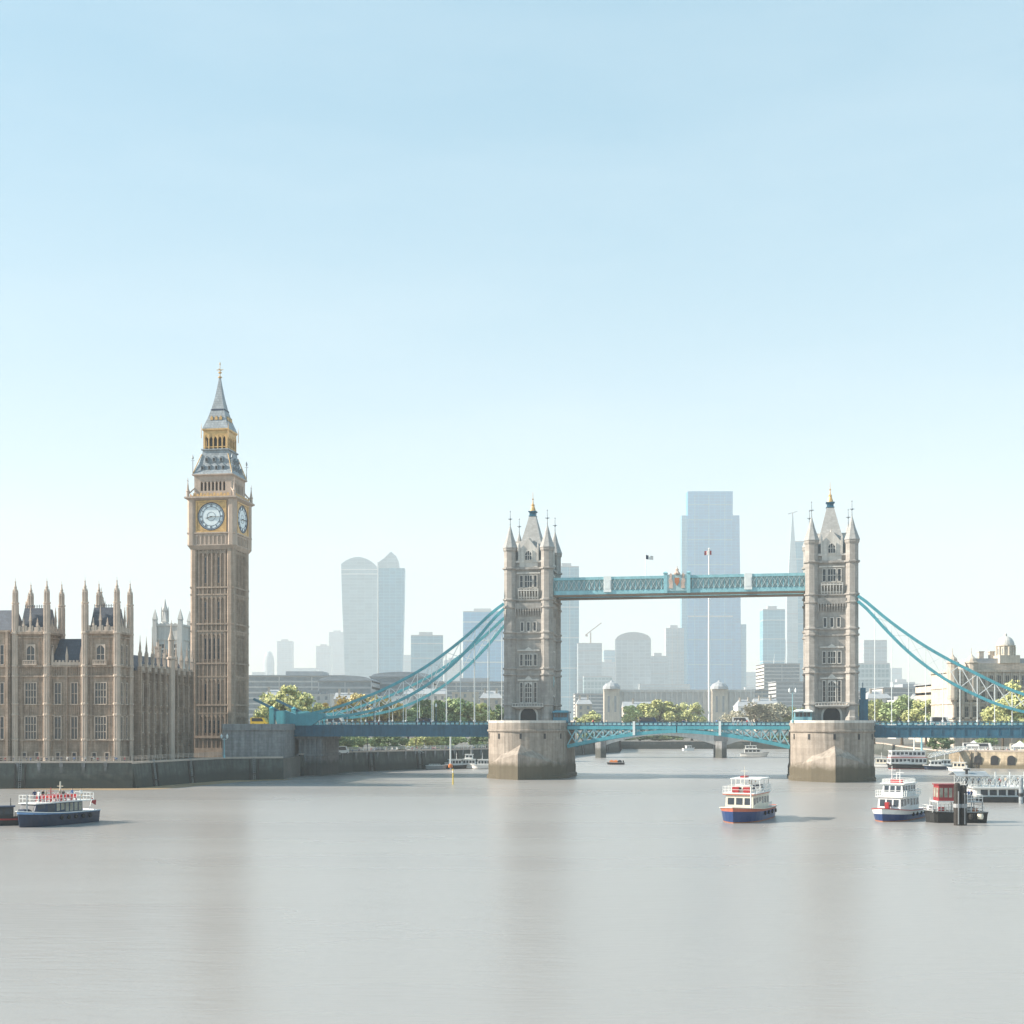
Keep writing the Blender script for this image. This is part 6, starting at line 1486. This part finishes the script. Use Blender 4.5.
for i, (x, y, w_, k, lab) in enumerate(((-55, 396, 26, 'dark', 'dark green bush on the quay next to the land pier'), (-49, 410, 24, 'green', 'fresh green bush on the quay behind the walkers'), (-40, 420, 26, 'dark', 'dark green bush in the middle of the quay'), (-30, 431, 26, 'yellow', 'yellowish bush on the quay past the middle lamp'), (-20, 441, 26, 'green', 'green bush on the quay near the pale mast'), (-9, 453, 24, 'dark', 'dark green bush on the quay above the moored launches'))):
    c = thing('bush', lab, 'bush', (x, y + 4, LZ)); link('foliage', TK[(k, 1)][0] if (k, 1) in TK else TK[(k, 4)][0], c, Matrix.Translation((0, 0, -3.6)) @ Matrix.Diagonal((1.25, .6, .8, 1)))
for i, (x, y, k, lab) in enumerate(((183, 429, 'yellow', 'yellow green bush on the promenade under the tall edge tree'), (165, 447, 'green', 'fresh green bush behind the white coach'), (176, 440, 'yellow', 'yellow green bush beside the cream coach'), (150, 452, 'dark', 'dark green bush at the near corner of the promenade'))):
    c = thing('bush', lab, 'bush', (x, y + 3, 5.0)); link('foliage', TK[(k, 1)][0] if (k, 1) in TK else TK[(k, 4)][0], c, Matrix.Translation((0, 0, -3.0)) @ Matrix.Diagonal((.9, .55, .7, 1)))
for i, (px, Yb, hd, m, L_, lab) in enumerate(((880, 440, 160, M_white, 8, 'white launch half hidden behind the frontal pier'), (943, 426, 176, M_greydeck, 11, 'grey cluttered barge moored between the red banded boat and the ochre wall'), (934, 418, 172, M_navyhull, 7, 'small navy launch alongside the grey barge'), (958, 398, 150, M_white, 6.5, 'small white launch below the ochre wall arches'))):
    c = boat('moored_boat', lab, 'boat', px, Yb, hd, L_, 3, 1.2, .3, (M_black, m, m), M_white); cabin_block(c, -2.2, 1.2, 1.0, 1.15, 2.9, M_white if m is not M_white else M_cream, nwin=3, front=2); mast(c, -.5, 0, 3.0, 2.0); rails(c, -L_ * .42, -2.4, 1.0, 1.15, .9, M_white, 3)
# floating pontoon under the quay, and gangways
c = thing('pontoon', 'low dark floating pontoon beneath the quay by the moored boats', 'pontoon', (X(455, 432), 432, 0), R(24)); b = MB(); b.box(-13, 9, -1.4, 1.4, -.4, .7); b.build('float', M_blackhull, c); b = MB(); b.box(-13.1, 9.1, -1.5, 1.5, .7, .85); b.build('deck', M_greydeck, c); rails(c, -12, 8, 1.3, .85, 1.0, M_white, 12)
def gangway(p, q_, label):
    c = thing('gangway', label, 'gangway', p); d = Vector(q_) - Vector(p); side = Vector((-d.y, d.x, 0)).normalized() * .9
    b = MB(); b.bar((0, 0, 0), d, 1.7, .18); b.build('walkway', M_greydeck, c); b = MB()
    for s_ in (-1, 1):
        b.bar(side * s_ + Vector((0, 0, 1.2)), d + side * s_ + Vector((0, 0, 1.2)), .12); n = 12
        for i in range(n): a0, a1 = d * (i / n) + side * s_, d * ((i + 1) / n) + side * s_; b.bar(a0 + Vector((0, 0, .1)), a1 + Vector((0, 0, 1.2)), .08); b.bar(a1 + Vector((0, 0, .1)), a1 + Vector((0, 0, 1.2)), .08)
    b.build('truss_rail', M_whitesteel, c)
gangway((-24, 428.5, .95), (-33, 417.8, 6.4), 'sloping white gangway from the quay to the low pontoon')
gangway((137.5, 428, 3.6), (152, 434.8, 6.1), 'white gangway from the promenade to the red banded boat')

# ================================================================ HAZE
hz = MB(); hz.box(-3400, 3400, -140, 7950, -2, 1080)
M_haze = bpy.data.materials.new('haze'); M_haze.use_nodes = True
nt = M_haze.node_tree; nt.nodes.clear()
pv = nt.nodes.new('ShaderNodeVolumePrincipled'); pv.inputs['Color'].default_value = (0.82, 0.875, 0.915, 1); pv.inputs['Density'].default_value = HAZE_D; pv.inputs['Anisotropy'].default_value = 0.0
ou = nt.nodes.new('ShaderNodeOutputMaterial'); nt.links.new(pv.outputs[0], ou.inputs['Volume'])
tag(hz.build('haze', M_haze), kind='stuff')
